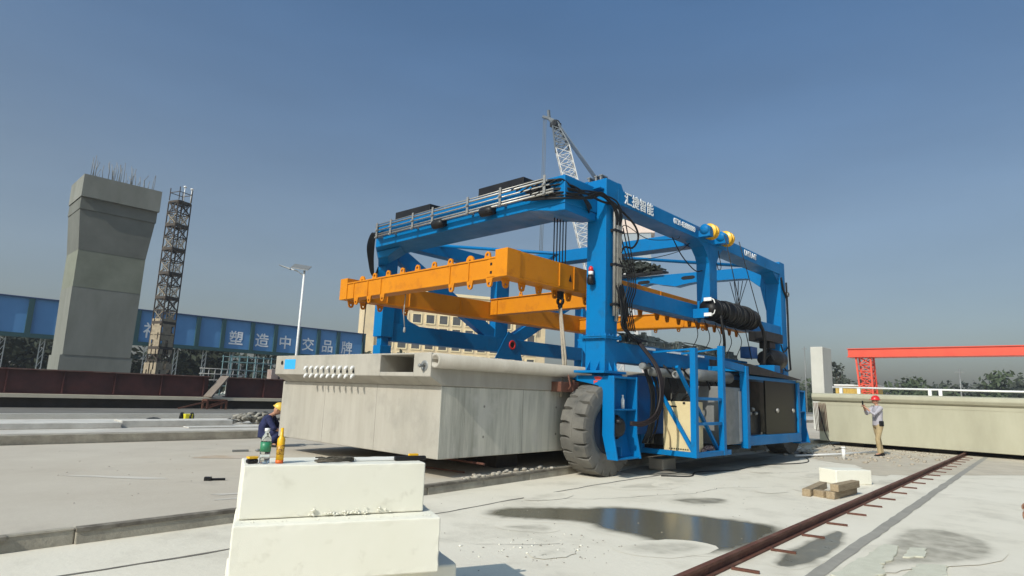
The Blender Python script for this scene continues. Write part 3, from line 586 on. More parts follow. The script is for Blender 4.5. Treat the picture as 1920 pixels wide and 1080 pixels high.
for k in range(6): b.box(12.035, 12.05, 6.57 + .1 * k, 6.62 + .1 * k, .55, 1.58)
b.build("battery_box", mat("dull_grey_box", (.12, .115, .10), .6, c2=(.08, .08, .07), scale=4), CR, .01)
b = MB(); b.lathe((12.0, 6.25, 2.02), (1, 0, 0), [(0, .03), (.005, .13), (.5, .13), (1.9, .13), (1.93, .1), (1.95, 0)], 20); b.build("silencer", GREYP, CR)
b = MB(); b.lathe((10.8, 6.5, 2.02), (1, 0, 0), [(0, .05), (.01, .09), (.9, .09), (.92, .05)], 16); b.ring((11.28, 6.14, 1.98), (-1, 0, 0), [(0, .045), (0, .075), (.1, .075), (.1, .045)], 16); b.lathe((10.42, 6.45, 2.11), (1, 0, 0), [(0, .06), (.08, .07), (.1, .05), (.3, .05)], 12); b.build("air_filter", GREYP, CR)
b = MB(); b.box(11.0, 15.8, 6.9, 7.15, .75, 1.95); b.build("engine_frame", DBLUE, CR)
b = MB(); b.box(11.8, 13.8, 6.72, 6.9, 1.45, 1.95); b.build("engine_block", BLACK, CR, .02)
for k in range(12):
    x = random.uniform(11.0, 13.8); b = MB(); b.tube(curve([(x, 6.3 + .2 * random.random(), 2.15), (x + .2, 6.1 + .2 * random.random(), 1.75), (x + .35 * random.random(), 6.4, 1.45)]), .02, 6); b.build("hydraulic_hose", RUBBER, CR)
for k in range(8):
    x = random.uniform(10.5, 11.6); b = MB(); b.tube(curve([(x, 6.6, 2.2), (x + .1, 6.45, 1.6), (x + .2 * random.random(), 6.5, 1.0), (x + .2, 6.7, .6)]), .02, 6); b.build("hydraulic_hose", RUBBER, CR)
b = MB(); b.box(11.9, 12.4, 5.95, 6.2, .42, .50); b.lathe((12.05, 6.1, .5), (0, 0, 1), [(0, .08), (.25, .08), (.27, .05)], 12); b.build("jerrycan", DBLUE, CR)
random.seed(77); b = MB()
for i in range(22):
    c = Vector((12.05 + random.uniform(-.3, .45), 5.98 + random.uniform(-.05, .1), .44 + random.random() * .06)); b.tube([c + Vector((random.uniform(-.14, .14), random.uniform(-.06, .06), 0)), c + Vector((0, 0, .04)), c + Vector((random.uniform(-.14, .14), random.uniform(-.06, .06), 0))], random.uniform(.02, .04), 6)
tag(b.build("rag_pile", mat("pinkish_rags", (.42, .30, .27), .95, c2=(.16, .10, .09), scale=7)), "crumpled pinkish rags lying at the foot of the blue ladder", "rags")
b = MB(); b.bar((13.96, 5.90, .45), (13.96, 5.90, 2.3), .16, .16); b.box(13.88, 14.04, 5.985, 6.75, 2.18, 2.3); b.bar((13.88, 5.9, 2.24), (12.7, 5.9, 2.3), .1, .16)
b.box(14.042, 17.45, 5.86, 6.02, .50, .72); b.box(17.3, 17.46, 5.86, 6.02, .722, 2.05); b.box(14.045, 17.298, 5.9, 6.0, 2.02, 2.1)
b.box(14.0, 17.4, 6.03, 7.1, .5, .6); b.build("engine_house_frame", BLUE, CR, .01)
b = MB(); b.box(15.2, 17.297, 5.91, 5.95, .724, 2.018); EH = b.build("engine_house_panel", BPANEL, CR)
b = MB(); b.hexa([(14.05, 5.80, 2.13), (17.4, 5.80, 2.105), (17.4, 7.0, 2.2), (14.05, 7.0, 2.26), (14.05, 5.80, 2.36), (17.4, 5.80, 2.13), (17.4, 7.0, 2.25), (14.05, 7.0, 2.5)]); b.build("engine_house_roof", BLACK, CR)
b = MB(); b.box(14.05, 17.28, 6.5, 7.0, .724, 2.015); b.box(14.045, 15.198, 6.05, 6.5, .724, 1.3); b.build("engine_housing", BLACK, CR)
b = MB()
for x in (15.9, 17.0): b.lathe((x, 5.908, 1.3), (0, -1, 0), [(0, .06), (.03, .06), (.05, .03)], 10)
b.build("handle", STEEL, EH)
for k in range(3): b = MB(); b.lathe((14.5 + .17 * k, 6.04, 1.22 + .1 * (k % 2)), (0, -1, 0), [(0, .045), (.06, .035), (.08, .0)], 8); b.build("gauge", GREYP, CR)

# ------------------------------------------------------------------ orange lifting frame hung in the carrier
LF = thing("lifting_frame", "orange rectangular lifting frame with eye plates hanging inside the blue gantry", "lifting frame", (7.9, 7.8, 3.6))
def ibeam(p, q, z0, z1, w, web=.05, fl=.035):     # along horizontal p-q
    b = MB(); p = Vector((*p, 0)); q = Vector((*q, 0))
    zc = lambda z: Vector((0, 0, z))
    b.bar(p + zc(z1 - fl / 2), q + zc(z1 - fl / 2), w, fl); b.bar(p + zc(z0 + fl / 2), q + zc(z0 + fl / 2), w, fl)
    b.bar(p + zc((z0 + z1) / 2), q + zc((z0 + z1) / 2), web, z1 - z0 - 2 * fl - .002); return b
fu, ru, lv, rv = 7.90, 18.6, 13.2, 7.80
zb, zt = 3.60, 4.00
b = MB(); b.box(fu - .16, fu + .16, rv + .122, lv - .14, zb, zt - .035); b.box(fu - .18, fu + .18, rv + .122, lv - .14, zt - .033, zt); b.box(fu - .18, fu + .18, rv - .20, rv + .12, zb, zt + .13); b.box(fu - .18, fu + .18, lv - .138, lv + .18, zb, zt + .12)
b.box(fu - .17, fu - .161, rv + .122, rv + .34, zb + .02, zt - .04)
b.build("cross_member", ORANGE, LF, .008)
for v in (12.77, 12.17, 11.63, 9.22, 8.66): b = MB(); b.box(fu - .178, fu - .162, v - .015, v + .015, zb + .002, zt - .036); b.build("stiffener", ORANGE, LF)
b = MB(); b.box(fu + .182, ru, rv - .18, rv + .18, zb, zb + .035)
b.hexa([(fu + .182, rv - .18, zb + .037), (ru, rv - .18, zb + .037), (ru, rv + .16, zb + .037), (fu + .182, rv + .16, zb + .037), (fu + .182, rv - .18, zt + .128), (ru, rv - .18, zt + .1), (ru, rv + .16, zt + .1), (fu + .182, rv + .16, zt + .128)])
b.build("side_member", ORANGE, LF, .006)
b = MB(); b.hexa([(fu + .182, lv - .16, zb + .035), (ru, lv - .16, zb + .14), (ru, lv + .16, zb + .14), (fu + .182, lv + .16, zb + .035), (fu + .182, lv - .16, zt + .10), (ru, lv - .16, zt + .27), (ru, lv + .16, zt + .27), (fu + .182, lv + .16, zt + .10)]); b.hexa([(fu + .182, lv - .2, zb), (ru, lv - .2, zb + .105), (ru, lv + .2, zb + .105), (fu + .182, lv + .2, zb), (fu + .182, lv - .2, zb + .033), (ru, lv - .2, zb + .138), (ru, lv + .2, zb + .138), (fu + .182, lv + .2, zb + .033)]); b.build("side_member", ORANGE, LF, .006)
for u in (9.25, 9.72, 12.1, 13.2): b = MB(); b.box(u - .012, u + .012, rv - .20, rv - .181, zb + .036, zt + .11); b.build("stiffener", ORANGE, LF)
for u in (8.9, 9.6, 11.4): b = MB(); b.box(u - .012, u + .012, lv - .19, lv - .155, zb + .06, zt + .10); b.build("stiffener", ORANGE, LF)
for u, dz in ((12.7, .17), (17.1, .06)):
    b = MB(); b.box(u - .14, u + .14, rv + .181, lv - .202, zb + dz, zt + .05 + dz); b.box(u - .18, u + .18, rv + .181, lv - .202, zt + .052 + dz, zt + .08 + dz)
    b.build("cross_member", ORANGE, LF, .006)
    for v in (12.7, 9.0, 8.4):
        b = MB(); b.box(u - .17, u - .141, v - .012, v + .012, zb + .02 + dz, zt + .04 + dz); b.build("stiffener", ORANGE, LF)
# eye plates: arch-shaped plate with a hole, in the cross member's plane or the side member's
def eye(w, hgt, r, down=False, th=.035):
    out = []; inn = []; n = 18
    for i in range(n + 1):
        t = math.pi * i / n; out.append((w / 2 * math.cos(t) * .72, hgt - w / 2 * .72 + w / 2 * .72 * math.sin(t)))
    out = [(w / 2, 0)] + out + [(-w / 2, 0)]
    b = MB(); k = len(out); cyz = (0, hgt - w / 2 * .75)
    inn = []
    for (y, z) in out:
        a = math.atan2(z - cyz[1], y - cyz[0]); inn.append((cyz[0] + r * math.cos(a), cyz[1] + r * math.sin(a)))
    s = -1 if down else 1; vs = []
    for x in (-th / 2, th / 2):
        vs += [(x, y, s * z) for y, z in out] + [(x, y, s * z) for y, z in inn]
    fs = []
    for i in range(k):
        j = (i + 1) % k
        fs += [(i, j, k + j, k + i), (2 * k + j, 2 * k + i, 3 * k + i, 3 * k + j), (i, 2 * k + i, 2 * k + j, j), (k + i, k + j, 3 * k + j, 3 * k + i)]
    b.add(vs, fs); return b
def eyes(spots, w, hgt, r, down, rotz=0):
    proto = None
    for (x, y, z) in spots:
        if proto is None:
            proto = eye(w, hgt, r, down).build("eye_plate", ORANGE, LF); o = proto
        else:
            o = proto.copy(); COL.objects.link(o); o.parent = LF
        o.matrix_parent_inverse = world_of(LF).inverted(); o.matrix_basis = Matrix.Translation((x, y, z)) @ Matrix.Rotation(rotz, 4, 'Z')
eyes([(fu - .05, v, zt) for v in (12.08, 11.53, 10.99, 10.44, 9.87, 9.35, 8.25)], .19, .16, .034, False)
eyes([(fu - .05, v, zt) for v in (12.6, 8.75)], .30, .14, .035, False)
eyes([(fu - .15, v, zb) for v in (12.64, 12.09, 11.55, 9.16, 8.61, 8.07)], .18, .17, .032, True)
eyes([(u, rv + .1, zb) for u in (8.0, 8.45, 8.95, 9.45, 9.9, 10.5, 11.2, 11.9, 12.7, 13.5, 14.0, 14.6, 15.2, 15.7, 16.2, 16.7, 17.2, 17.7, 18.2)], .20, .17, .03, True, R(90))
eyes([(u, lv, zb - .012) for u in (7.95, 8.3, 8.8, 9.6)], .20, .17, .03, True, R(90))
eyes([(12.6, v, zt + .25) for v in (8.6, 9.2, 11.8)] + [(17.0, v, zt + .14) for v in (8.6, 9.2)], .14, .13, .026, False)
eyes([(12.6, v, zb + .17) for v in (8.4, 8.9, 9.4)] + [(17.0, v, zb + .06) for v in (8.4, 9.2, 10.0)], .14, .13, .026, True)
b = MB(); b.box(fu - .176, fu - .1705, rv + .2, rv + .25, zb + .24, zb + .29); b.box(fu - .176, fu - .1705, rv + .2, rv + .25, zb + .08, zb + .13); b.prism([(9.55, rv - .186, 3.78), (9.65, rv - .186, 3.78), (9.6, rv - .186, 3.93)], (0, .004, 0)); b.build("hole", BLACK, LF)
# shackle, sling and dangling cords
b = MB(); b.ring((9.42, 7.72, 3.36), (1, 0, 0), [(-.03, .05), (-.03, .085), (.03, .085), (.03, .05)], 14); b.box(9.36, 9.48, 7.68, 7.76, 3.40, 3.56); b.lathe((9.42, 7.72, 3.2), (0, 0, 1), [(0, .03), (.04, .05), (.1, .05)], 10); SK = b.build("shackle", BLACK, LF)
b = MB(); b.tube([(9.42, 7.73, 3.22), (9.44, 7.62, 2.1), (9.36, 7.60, 1.45)], .028, 7); b.tube([(9.42, 7.70, 3.22), (9.46, 7.58, 2.2), (9.44, 7.56, 1.95)], .024, 7); b.build("sling", mat("canvas_sling", (.34, .30, .24), .9, c2=(.25, .22, .17), scale=10), LF)
for x, y, z1 in ((8.0, 12.6, 2.3), (8.05, 11.1, 2.85)):
    b = MB(); b.tube([(x, y, zb), (x, y + .02, z1 + .3), (x + .02, y - .02, z1)], .012, 5); b.lathe((x + .02, y - .02, z1 - .12), (0, 0, 1), [(0, .01), (.03, .03), (.12, .02)], 8); b.build("cord", BLACK if z1 < 2.5 else mat("grey_cord", (.3, .3, .28), .8), LF)
b = MB(); b.tube(curve([(12.5, 9.0, 3.6), (12.6, 8.6, 3.3), (12.8, 8.3, 3.5), (12.9, 8.1, 3.9)]), .012, 5); b.build("cord", BLACK, LF)

# ------------------------------------------------------------------ concrete girders
gy = .0391
GM = Matrix.Translation((6.2406, 7.4964, 0)) @ Matrix.Rotation(gy, 4, 'Z')
def girder(name, label, xf, Lg, zb=.432, near=True, body=CONC, side=CONCM):
    root = tag(bpy.data.objects.new(name, None), label, "concrete girder", "precast girders in the yard"); COL.objects.link(root); root.location = xf.translation
    Wd, zw, zc, zt = 4.965, 1.562, 1.70, 2.075
    b = MB(); b.hexa([(0, 0, zb), (Lg, 0, zb), (Lg, Wd, zb), (0, Wd, zb), (0, 0, zw), (Lg, 0, zw), (Lg, Wd, zw), (0, Wd, zw)])
    body_o = b.build("web", body, root, .015, xf=xf)
    body_o.data.materials.append(side)
    bpy.context.view_layer.update()
    for pf in body_o.data.polygons:
        n = xf.to_3x3().inverted() @ pf.normal
        if abs(n.y) > .7: pf.material_index = 1
    # top slab with end corbel
    b = MB(); e = -.26
    b.prism([(0, -.02, zw + .002), (e, -.02, zc), (e, -.02, zt), (Lg, -.02, zt), (Lg, -.02, zw + .002)], (0, .42 - .002 + .0, 0))
    b.prism([(0, .40, zw + .002), (e, .40, zc), (e, .40, 1.765), (1.2, .40, 1.765), (1.2, .40, zw + .002)], (0, .88, 0))
    b.prism([(1.2, .402, zw + .002), (Lg, .402, zw + .002), (Lg, .402, zt), (1.2, .402, zt)], (0, .876, 0))
    b.prism([(0, 1.282, zw + .002), (e, 1.282, zc), (e, 1.282, zt), (Lg, 1.282, zt), (Lg, 1.282, zw + .002)], (0, 3.58, 0))
    b.box(e, 1.198, .402, 1.28, zt - .03, zt - .001)
    sl = b.build("top_slab", body, root, .012, xf=xf)
    b = MB(); prof = [(0, 0.0), (0, .12), (Lg, .12), (Lg, 0)]
    b.ring((e + .02, -.09, zt - .125), (1, 0, 0), [(0, .075), (0, .118), (Lg, .118), (Lg, .075)], 24); b.build("edge_tube", body, root, xf=xf)
    b = MB(); b.ring((e - .005, .13, 1.865), (1, 0, 0), [(0, .03), (0, .085), (.02, .095), (.02, .03)], 24); b.lathe((e - .12, .13, 1.865), (1, 0, 0), [(0, .02), (.02, .032), (.05, .022), (.14, .022)], 10); b.build("anchor_bolt", GREYP, root, xf=xf)
    b = MB(); b.box(e - .004, e + .0, 4.07, 4.49, 1.805, 2.0); b.build("blue_tape", mat("sky_blue_tape", (.03, .36, .74), .5), root, xf=xf)
    b = MB(); b.lathe((e - .003, 4.60, 1.93), (1, 0, 0), [(0, .045), (.004, .045)], 16); b.build("duct_hole", BLACK, root, xf=xf)
    SEAM = bpy.data.materials.get("form_joint") or mat("form_joint", (.20, .19, .165), .9, c2=(.30, .28, .245), scale=5)
    for k in range(1, 7):
        b = MB(); b.box(k * 2.0, k * 2.0 + .010, -.002, .01, zb + .01, zw - .01); b.build("form_joint", SEAM, root, xf=xf)
    for v in (1.66, 3.31):
        b = MB(); b.box(-.002, .01, v, v + .008, zb + .01, zw - .01); b.build("form_joint", SEAM, root, xf=xf)
    for k in range(5):
        for z in (.75, 1.25): b = MB(); b.lathe((1.0 + k * 2, -.003, z), (0, 1, 0), [(0, .022), (.004, .022)], 10); b.build("tie_hole", SEAM, root, xf=xf)
    # two rows of strand tails with pockets between
    proto = None
    for row, z in ((0, 1.845), (1, 1.70)):
        for i in range(9):
            v = 2.05 + i * .195 - .02 * row; s = -1 if row else 1
            b = MB(); b.tube([(e + .02, v, z), (e - .03, v, z - .008), (e - .085, v - .04, z - .05)], [.026, .030, .016], 8); b.build("strand_tail", WHITE, root, xf=xf)
    for i in range(9):
        b = MB(); b.lathe((e - .004, 2.05 + i * .195, 1.765), (1, 0, 0), [(0, .028), (.005, .028)], 10); b.build("strand_pocket", GREYP if i > 3 else BLACK, root, xf=xf)
    return root
G1 = girder("concrete_girder", "near hollow grey concrete girder with a blue patch and strand tails on its end", GM, 16.0)
b = MB(); b.box(9.05, 9.6, 7.35, 7.62, 1.55, 1.74); b.tube([(9.25, 7.34, 1.88), (9.25, 7.28, 1.66), (9.25, 7.33, 1.6)], .02, 6); b.box(9.4, 9.46, 7.33, 7.36, 1.58, 1.78); b.build("clamp", RUST, G1, .01)
# supports under it
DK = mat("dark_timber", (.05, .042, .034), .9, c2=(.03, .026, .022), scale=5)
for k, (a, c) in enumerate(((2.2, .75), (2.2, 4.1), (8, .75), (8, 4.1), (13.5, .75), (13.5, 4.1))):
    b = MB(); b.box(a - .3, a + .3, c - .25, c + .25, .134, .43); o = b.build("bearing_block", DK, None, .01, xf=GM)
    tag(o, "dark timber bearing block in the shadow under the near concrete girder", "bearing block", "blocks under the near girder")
b = MB(); b.tube([GM @ Vector((.9, 4.3, .33)), GM @ Vector((.9, -.15, .33))], .02, 6); b.tube([GM @ Vector((.6, 3.0, .15)), GM @ Vector((.9, .3, .15))], .015, 6)
tag(b.build("steel_bar", RUST), "thin rusty steel bars lying under the near girder's front edge", "steel bar")
random.seed(31)
b = MB()
for i in range(40):
    x = random.uniform(6.6, 9.0); y = 7.05 + .09 * (x - 5.8) + random.uniform(.12, .38); s = random.uniform(.02, .07)
    b.ball((x, y, .135 + s * .3), (s, s * .8, s * .45), 6, 4)
o = b.build("rubble", mat("pale_rubble", (.42, .39, .33), .9, c2=(.28, .25, .2), scale=8)); o["kind"] = "stuff"
# far girder on the right, crosswise
GF = mat("far_girder_concrete", (.40, .385, .285), .85, c2=(.335, .32, .235), scale=1.2, bump=.15, bscale=20, stretch=(1, 1, .3))
XF = Matrix.Translation((25.1, 2.9, 0)) @ Matrix.Rotation(.0, 4, 'Z')
r2 = tag(bpy.data.objects.new("concrete_girder", None), "far pale girder with a rounded top lip behind the red-helmeted man", "concrete girder", "precast girders in the yard"); COL.objects.link(r2); r2.location = (25.1, 2.9, 0)
b = MB(); b.box(25.1, 33, -5.5, 7.78, .152, 1.58); b.build("web", GF, r2, .02)
b = MB(); b.prism([(25.1, 7.96, 1.92), (24.96, 7.96, 1.88), (24.94, 7.96, 1.76), (25.0, 7.96, 1.66), (25.1, 7.96, 1.60), (33, 7.96, 1.60), (33, 7.96, 1.92)], (0, -13.5, 0)); b.build("top_slab", GF, r2, .02)
b = MB(); b.hexa([(25.09, -5.4, 1.48), (25.098, -5.4, 1.48), (25.098, 7.7, 1.48), (25.09, 7.7, 1.48), (25.085, -5.4, 1.6), (25.098, -5.4, 1.6), (25.098, 7.7, 1.6), (25.085, 7.7, 1.6)]); b.build("fillet", GF, r2)
b = MB()
for i in range(9): b.tube([(25.05, 7.85 - .05 * i, .5), (24.98, 7.9 - .05 * i, 1.55)], .012, 5)
b.build("rebar", RUST, r2)
for yv in (6.8, 4.0, .5, -3):
    b = MB(); b.box(25.5, 32, yv - .4, yv + .4, 0.001, .15); tag(b.build("bearing_block", DK), "dark bearing block in the gap under the far girder by the red-helmeted man", "bearing block", "blocks under the far girder")
b = MB(); b.box(26, 27, -5.5, 7.7, .0, .15); 
RL = thing("pipe_railing", "thin white pipe lying on stubs along the far girder's top", "railing", (25.2, 4, 1.92))
b = MB(); b.tube([(25.3, 7.3, 2.15), (25.3, 3, 2.12), (25.3, -4, 2.1)], .035, 8); b.build("rail", WHITE, RL)
for yv in (7.0, 6.4, 4.2, 3.9, 1, -2):
    b = MB(); b.box(25.25, 25.35, yv - .05, yv + .05, 1.925, 2.12); b.build("stub", WHITE, RL)

# ------------------------------------------------------------------ near foam blocks with tools on top
def foam(name, label, FL, FR, depth, z0, z1, m=EPS, bev=.02, jit=.006, group=None):
    jit0 = jit
    p = Vector((*FL, 0)); q = Vector((*FR, 0)); d = (q - p).normalized(); nrm = Vector((-d.y, d.x, 0)) * depth
    nx, ny, nz = 26, 8, 8; b = MB(); import_v = {}
    def P(i, j, k):
        ed = (i in (0, nx)) + (j in (0, ny)) + (k in (0, nz)) >= 2; jit = jit0 if ed else jit0 * .12
        base = p.lerp(q, i / nx) + nrm * (j / ny); return (base.x + random.uniform(-jit, jit), base.y + random.uniform(-jit, jit), z0 + (z1 - z0) * k / nz + (random.uniform(-jit, jit) if k else 0))
    vid = {}
    def V(i, j, k):
        if (i, j, k) not in vid: vid[(i, j, k)] = len(b.v); b.v.append(P(i, j, k))
        return vid[(i, j, k)]
    def quad(a, c, e, f): b.f.append([V(*a), V(*c), V(*e), V(*f)]); b.sm.append(False)
    for i in range(nx):
        for k in range(nz):
            for j in (0, ny): quad((i, j, k), (i + 1, j, k), (i + 1, j, k + 1), (i, j, k + 1))
        for j in range(ny):
            for k in (0, nz): quad((i, j, k), (i + 1, j, k), (i + 1, j + 1, k), (i, j + 1, k))
    for j in range(ny):
        for k in range(nz):
            for i in (0, nx): quad((i, j, k), (i, j + 1, k), (i, j + 1, k + 1), (i, j, k + 1))
    o = b.build(name, m, None, bev); tag(o, label, "foam block", group); return o
random.seed(5)
foam("foam_block", "white foam block on top of the near stack, carrying the water bottle", (1.655, 3.82), (2.735, 3.405), .42, .682, 1.0, bev=.008, jit=.0016, group="foam blocks in the near stack")
foam("foam_block", "wider white foam block in the middle of the near stack, chipped along its edge", (1.575, 3.70), (2.715, 3.19), .58, .342, .678, bev=.009, jit=.0022, group="foam blocks in the near stack")
foam("foam_block", "lowest foam block of the near stack, jutting out to the right", (1.62, 3.78), (2.95, 3.27), .62, .002, .338, bev=.015, jit=.003, group="foam blocks in the near stack")
random.seed(6); b = MB()
for i in range(60):
    t = random.gauss(.55, .12); s = random.uniform(.003, .010); base = Vector((1.655, 3.82, 0)).lerp(Vector((2.735, 3.405, 0)), t)
    b.ball((base.x - .004, base.y - .012, .684 + s * .4 + abs(random.gauss(0, .018))), (s, s, s * .6), 6, 4)
for i in range(30):
    t = random.random(); s = random.uniform(.002, .006); base = Vector((1.60, 3.72, 0)).lerp(Vector((2.70, 3.24, 0)), t)
    b.ball((base.x + .01, base.y + .04, .680 + s * .4), (s, s, s * .6), 6, 4)
o = b.build("foam_crumbs", EPS); o["kind"] = "stuff"
# water bottle
WBT = thing("water_bottle", "clear water bottle with a white cap and green label on the near foam stack", "bottle", (1.80, 3.86, 1.0))
CLEAR = mat("clear_plastic", (.85, .9, .9), .05, trans=1.0, spec=.5)
b = MB(); b.lathe((1.80, 3.86, 1.003), (0, 0, 1), [(0, .026), (.004, .031), (.05, .032), (.055, .030), (.06, .032), (.135, .032), (.165, .026), (.185, .014), (.20, .0125)], 24); b.build("bottle_body", CLEAR, WBT)
b = MB(); b.ring((1.80, 3.86, 1.075), (0, 0, 1), [(0, .0322), (0, .0332), (.06, .0332), (.06, .0322)], 24); LB = b.build("label", mat("green_label", (.03, .22, .10), .4, c2=(.02, .16, .08), scale=30, c3=(.35, .5, .4), s3=40, lo3=.6, hi3=.62), WBT)
b = MB(); b.lathe((1.80, 3.86, 1.199), (0, 0, 1), [(0, .0155), (.018, .0155), (.020, .013)], 18); b.build("cap", WHITE, WBT)
SB2 = thing("sealant_can", "slim yellow sealant can with an orange base beside the water bottle", "can", (1.885, 3.83, 1.0))
b = MB(); b.lathe((1.885, 3.83, 1.022), (0, 0, 1), [(0, .024), (.13, .024), (.138, .018), (.15, .012), (.20, .009)], 20); b.build("can_body", YELLOW, SB2)
b = MB(); b.lathe((1.885, 3.83, 1.002), (0, 0, 1), [(0, .024), (.02, .0245)], 20); b.build("base", mat("orange_plastic", (.7, .14, .02), .5), SB2)
b = MB(); b.ring((1.885, 3.83, 1.055), (0, 0, 1), [(0, .0242), (0, .0248), (.06, .0248), (.06, .0242)], 20); b.build("print_band", mat("can_print", (.55, .30, .02), .5, c2=(.2, .1, .02), scale=60, lo=.5, hi=.55), SB2)
TP = thing("tape_measure", "small yellow and black tape measure at the foam stack's left end", "tape measure", (1.73, 3.89, 1.0))
b = MB(); b.box(1.70, 1.77, 3.87, 3.91, 1.003, 1.03); b.build("case", BLACK, TP, .01)
b = MB(); b.box(1.705, 1.765, 3.868, 3.912, 1.031, 1.045); b.build("strap", YELLOW, TP, .004)
random.seed(9)
b = MB()
for i in range(16):
    a = random.uniform(0, 6.28); c = Vector((2.22, 3.73, 1.008)); L_ = []
    for j in range(12):
        t = a + j * .55; L_.append(c + Vector((.125 * math.cos(t) * (.6 + .4 * random.random()), -.045 * math.cos(t), 0)) + Vector((.04 * math.sin(t), .045 * math.sin(t), .002 + .022 * random.random() ** 2)))
    b.tube(L_, .005, 5)
tag(b.build("rope_coil", mat("dirty_rope", (.035, .03, .022), .9, c2=(.12, .105, .08), scale=40)), "small dark dirty rope coil lying flat on the near foam stack", "rope")
HT = thing("hot_wire_cutter", "long white foam cutter with a black handle lying on the near stack", "tool", (2.6, 3.6, 1.0))
b = MB(); b.bar((2.36, 3.70, 1.014), (2.80, 3.56, 1.014), .02, .02); b.build("rod", WHITE, HT, .004)
b = MB(); b.bar((2.61, 3.60, 1.018), (2.83, 3.53, 1.018), .03, .03); b.build("handle", BLACK, HT, .006)
b = MB(); b.bar((2.73, 3.60, 1.03), (2.80, 3.578, 1.03), .025, .03); b.build("trigger", YELLOW, HT, .006)

# ------------------------------------------------------------------ rail, timbers and small things on the yard
RAIL = thing("steel_rail", "long rusty steel rail with short tie bars crossing the pale concrete", "rail", (12, 2.85, 0))
ry = lambda x: 2.60 + (x - 5.3) * .038
b = MB(); ax, bx = (3.4, ry(3.4), 0), (26, ry(26), 0)
for (w, z0, z1, dy) in ((.11, .004, .016, 0), (.016, .017, .075, 0), (.055, .076, .10, 0)):
    b.bar((ax[0], ax[1] + dy, (z0 + z1) / 2), (bx[0], bx[1] + dy, (z0 + z1) / 2), w, z1 - z0)
b.build("rail_body", RUST, RAIL)
for i in range(20):
    x = 4.6 + i * 1.02; b = MB(); b.bar((x, ry(x) - .07, .014), (x + .06, ry(x) - .30, .014), .035, .02); b.build("tie_bar", RUST, RAIL)
s = MB(); s.hexa([(3.4, ry(3.4) + .07, -.01), (26, ry(26) + .07, -.01), (26, ry(26) + .16, -.01), (3.4, ry(3.4) + .16, -.01), (3.4, ry(3.4) + .07, .045), (26, ry(26) + .07, .045), (26, ry(26) + .10, .03), (3.4, ry(3.4) + .10, .03)]); structure(s.build("mortar_fillet", KERB))
L, Rr = wob([(3, 1.83), (6.3, 1.98), (9.4, 2.12), (16, 2.42), (26, 2.85)], .13, .25, .008, .10); strip("drain_groove", L, Rr, .005, mat("groove_dirt", (.25, .235, .20), .85, c2=(.33, .31, .265), scale=4))
wet_patch("damp_ground", [(6.8, 1.70), (9.2, 1.85), (9.3, 1.2), (8.2, 1.0), (7.2, 1.5)], .45, .04, .14, .0025)
def shard(label, poly, z0, th, m=EPS):
    pl = []
    for (x0, y0), (x1, y1) in zip(poly, poly[1:] + poly[:1]):
        n = max(2, int(math.hypot(x1 - x0, y1 - y0) / .07))
        for k in range(n): t = k / n; pl.append((x0 + (x1 - x0) * t + random.uniform(-.018, .018), y0 + (y1 - y0) * t + random.uniform(-.018, .018)))
    b = MB(); b.prism([(x, y, z0) for x, y in pl], (0, 0, th)); return tag(b.build("foam_sheet", m, None, .008), label, "foam sheet", "broken foam sheets by the rail")
EPSG = mat("greenish_foam", (.60, .585, .47), .85, c2=(.52, .505, .40), scale=6, bump=.5, bscale=80)
shard("long broken foam sheet lying right of the rusty rail", [(6.1, 1.86), (7.2, 1.84), (7.9, 1.84), (7.95, 1.72), (7.3, 1.62), (6.9, 1.64), (6.6, 1.55), (6.0, 1.6)], .004, .022, EPSG)
shard("small broken foam piece at the tip of the long foam sheet", [(7.4, 1.58), (7.95, 1.62), (8.1, 1.48), (7.6, 1.42)], .004, .02, EPSG)
shard("torn foam sheet nearest the right-hand bystander", [(6.4, 1.42), (7.2, 1.4), (7.4, 1.2), (6.6, 1.1), (6.1, 1.2)], .004, .022, EPSG)
foam("foam_block", "clean white foam block lying flat behind the short timbers", (12.95, 3.75), (13.66, 3.32), .45, .002, .27, bev=.015, jit=.002)
for lab, p, q in (("short timber with a dark sawn end, leftmost of the timber pile", (10.88, 3.62, .06), (12.2, 3.76, .06)), ("short timber along the front right of the timber pile", (10.93, 3.27, .06), (12.05, 3.23, .06)), ("short timber lying on top of the timber pile", (10.98, 3.22, .177), (11.95, 3.16, .177)), ("offcut wedged between the two bottom timbers", (11.02, 3.36, .05), (11.10, 3.54, .05))):
    b = MB(); b.bar(p, q, .13, .114); tm = b.build("timber", WOOD, None, .008); tag(tm, lab, "timber", "short timbers by the rail")
b = MB(); b.box(11.75, 12.3, 6.75, 7.1, .005, .24); tag(b.build("concrete_block", CONC, None, .02), "rough concrete block on the ground under the cabinet platform", "concrete block")
SP = thing("water_pipe", "white plastic pipe with a short standpipe on the ground right of the carrier", "pipe", (19.0, 5.3, 0))
b = MB(); b.tube([(18.2, 6.3, .05), (20, 5.75, .06), (22.7, 5.35, .05)], .03, 8); b.build("pipe_run", WHITE, SP)
b = MB(); b.tube([(19.05, 5.3, .0), (19.05, 5.3, .30)], .05, 10); b.lathe((19.05, 5.3, .30), (0, 0, 1), [(0, .06), (.05, .06)], 12); b.build("standpipe", WHITE, SP)
b = MB(); b.tube(curve([(24.9, 7.7, 1.4), (24.85, 7.6, .95), (24.6, 7.4, .4), (24.4, 7.1, .02), (23.6, 6.6, .02), (22.5, 6.6, .02)]), .018, 6)
tag(b.build("hose", RUBBER), "black hose hanging off the far girder's left end to the ground", "hose")
b = MB(); b.tube(curve([(10.9, 6.3, .012), (11.4, 5.95, .012), (12.2, 6.2, .012), (13.3, 5.9, .012), (15, 6.0, .012), (17, 5.6, .012), (19.5, 6.6, .012)]), .012, 6)
tag(b.build("hose", RUBBER), "thin black hose lying along the ground beside the blue platform", "hose")
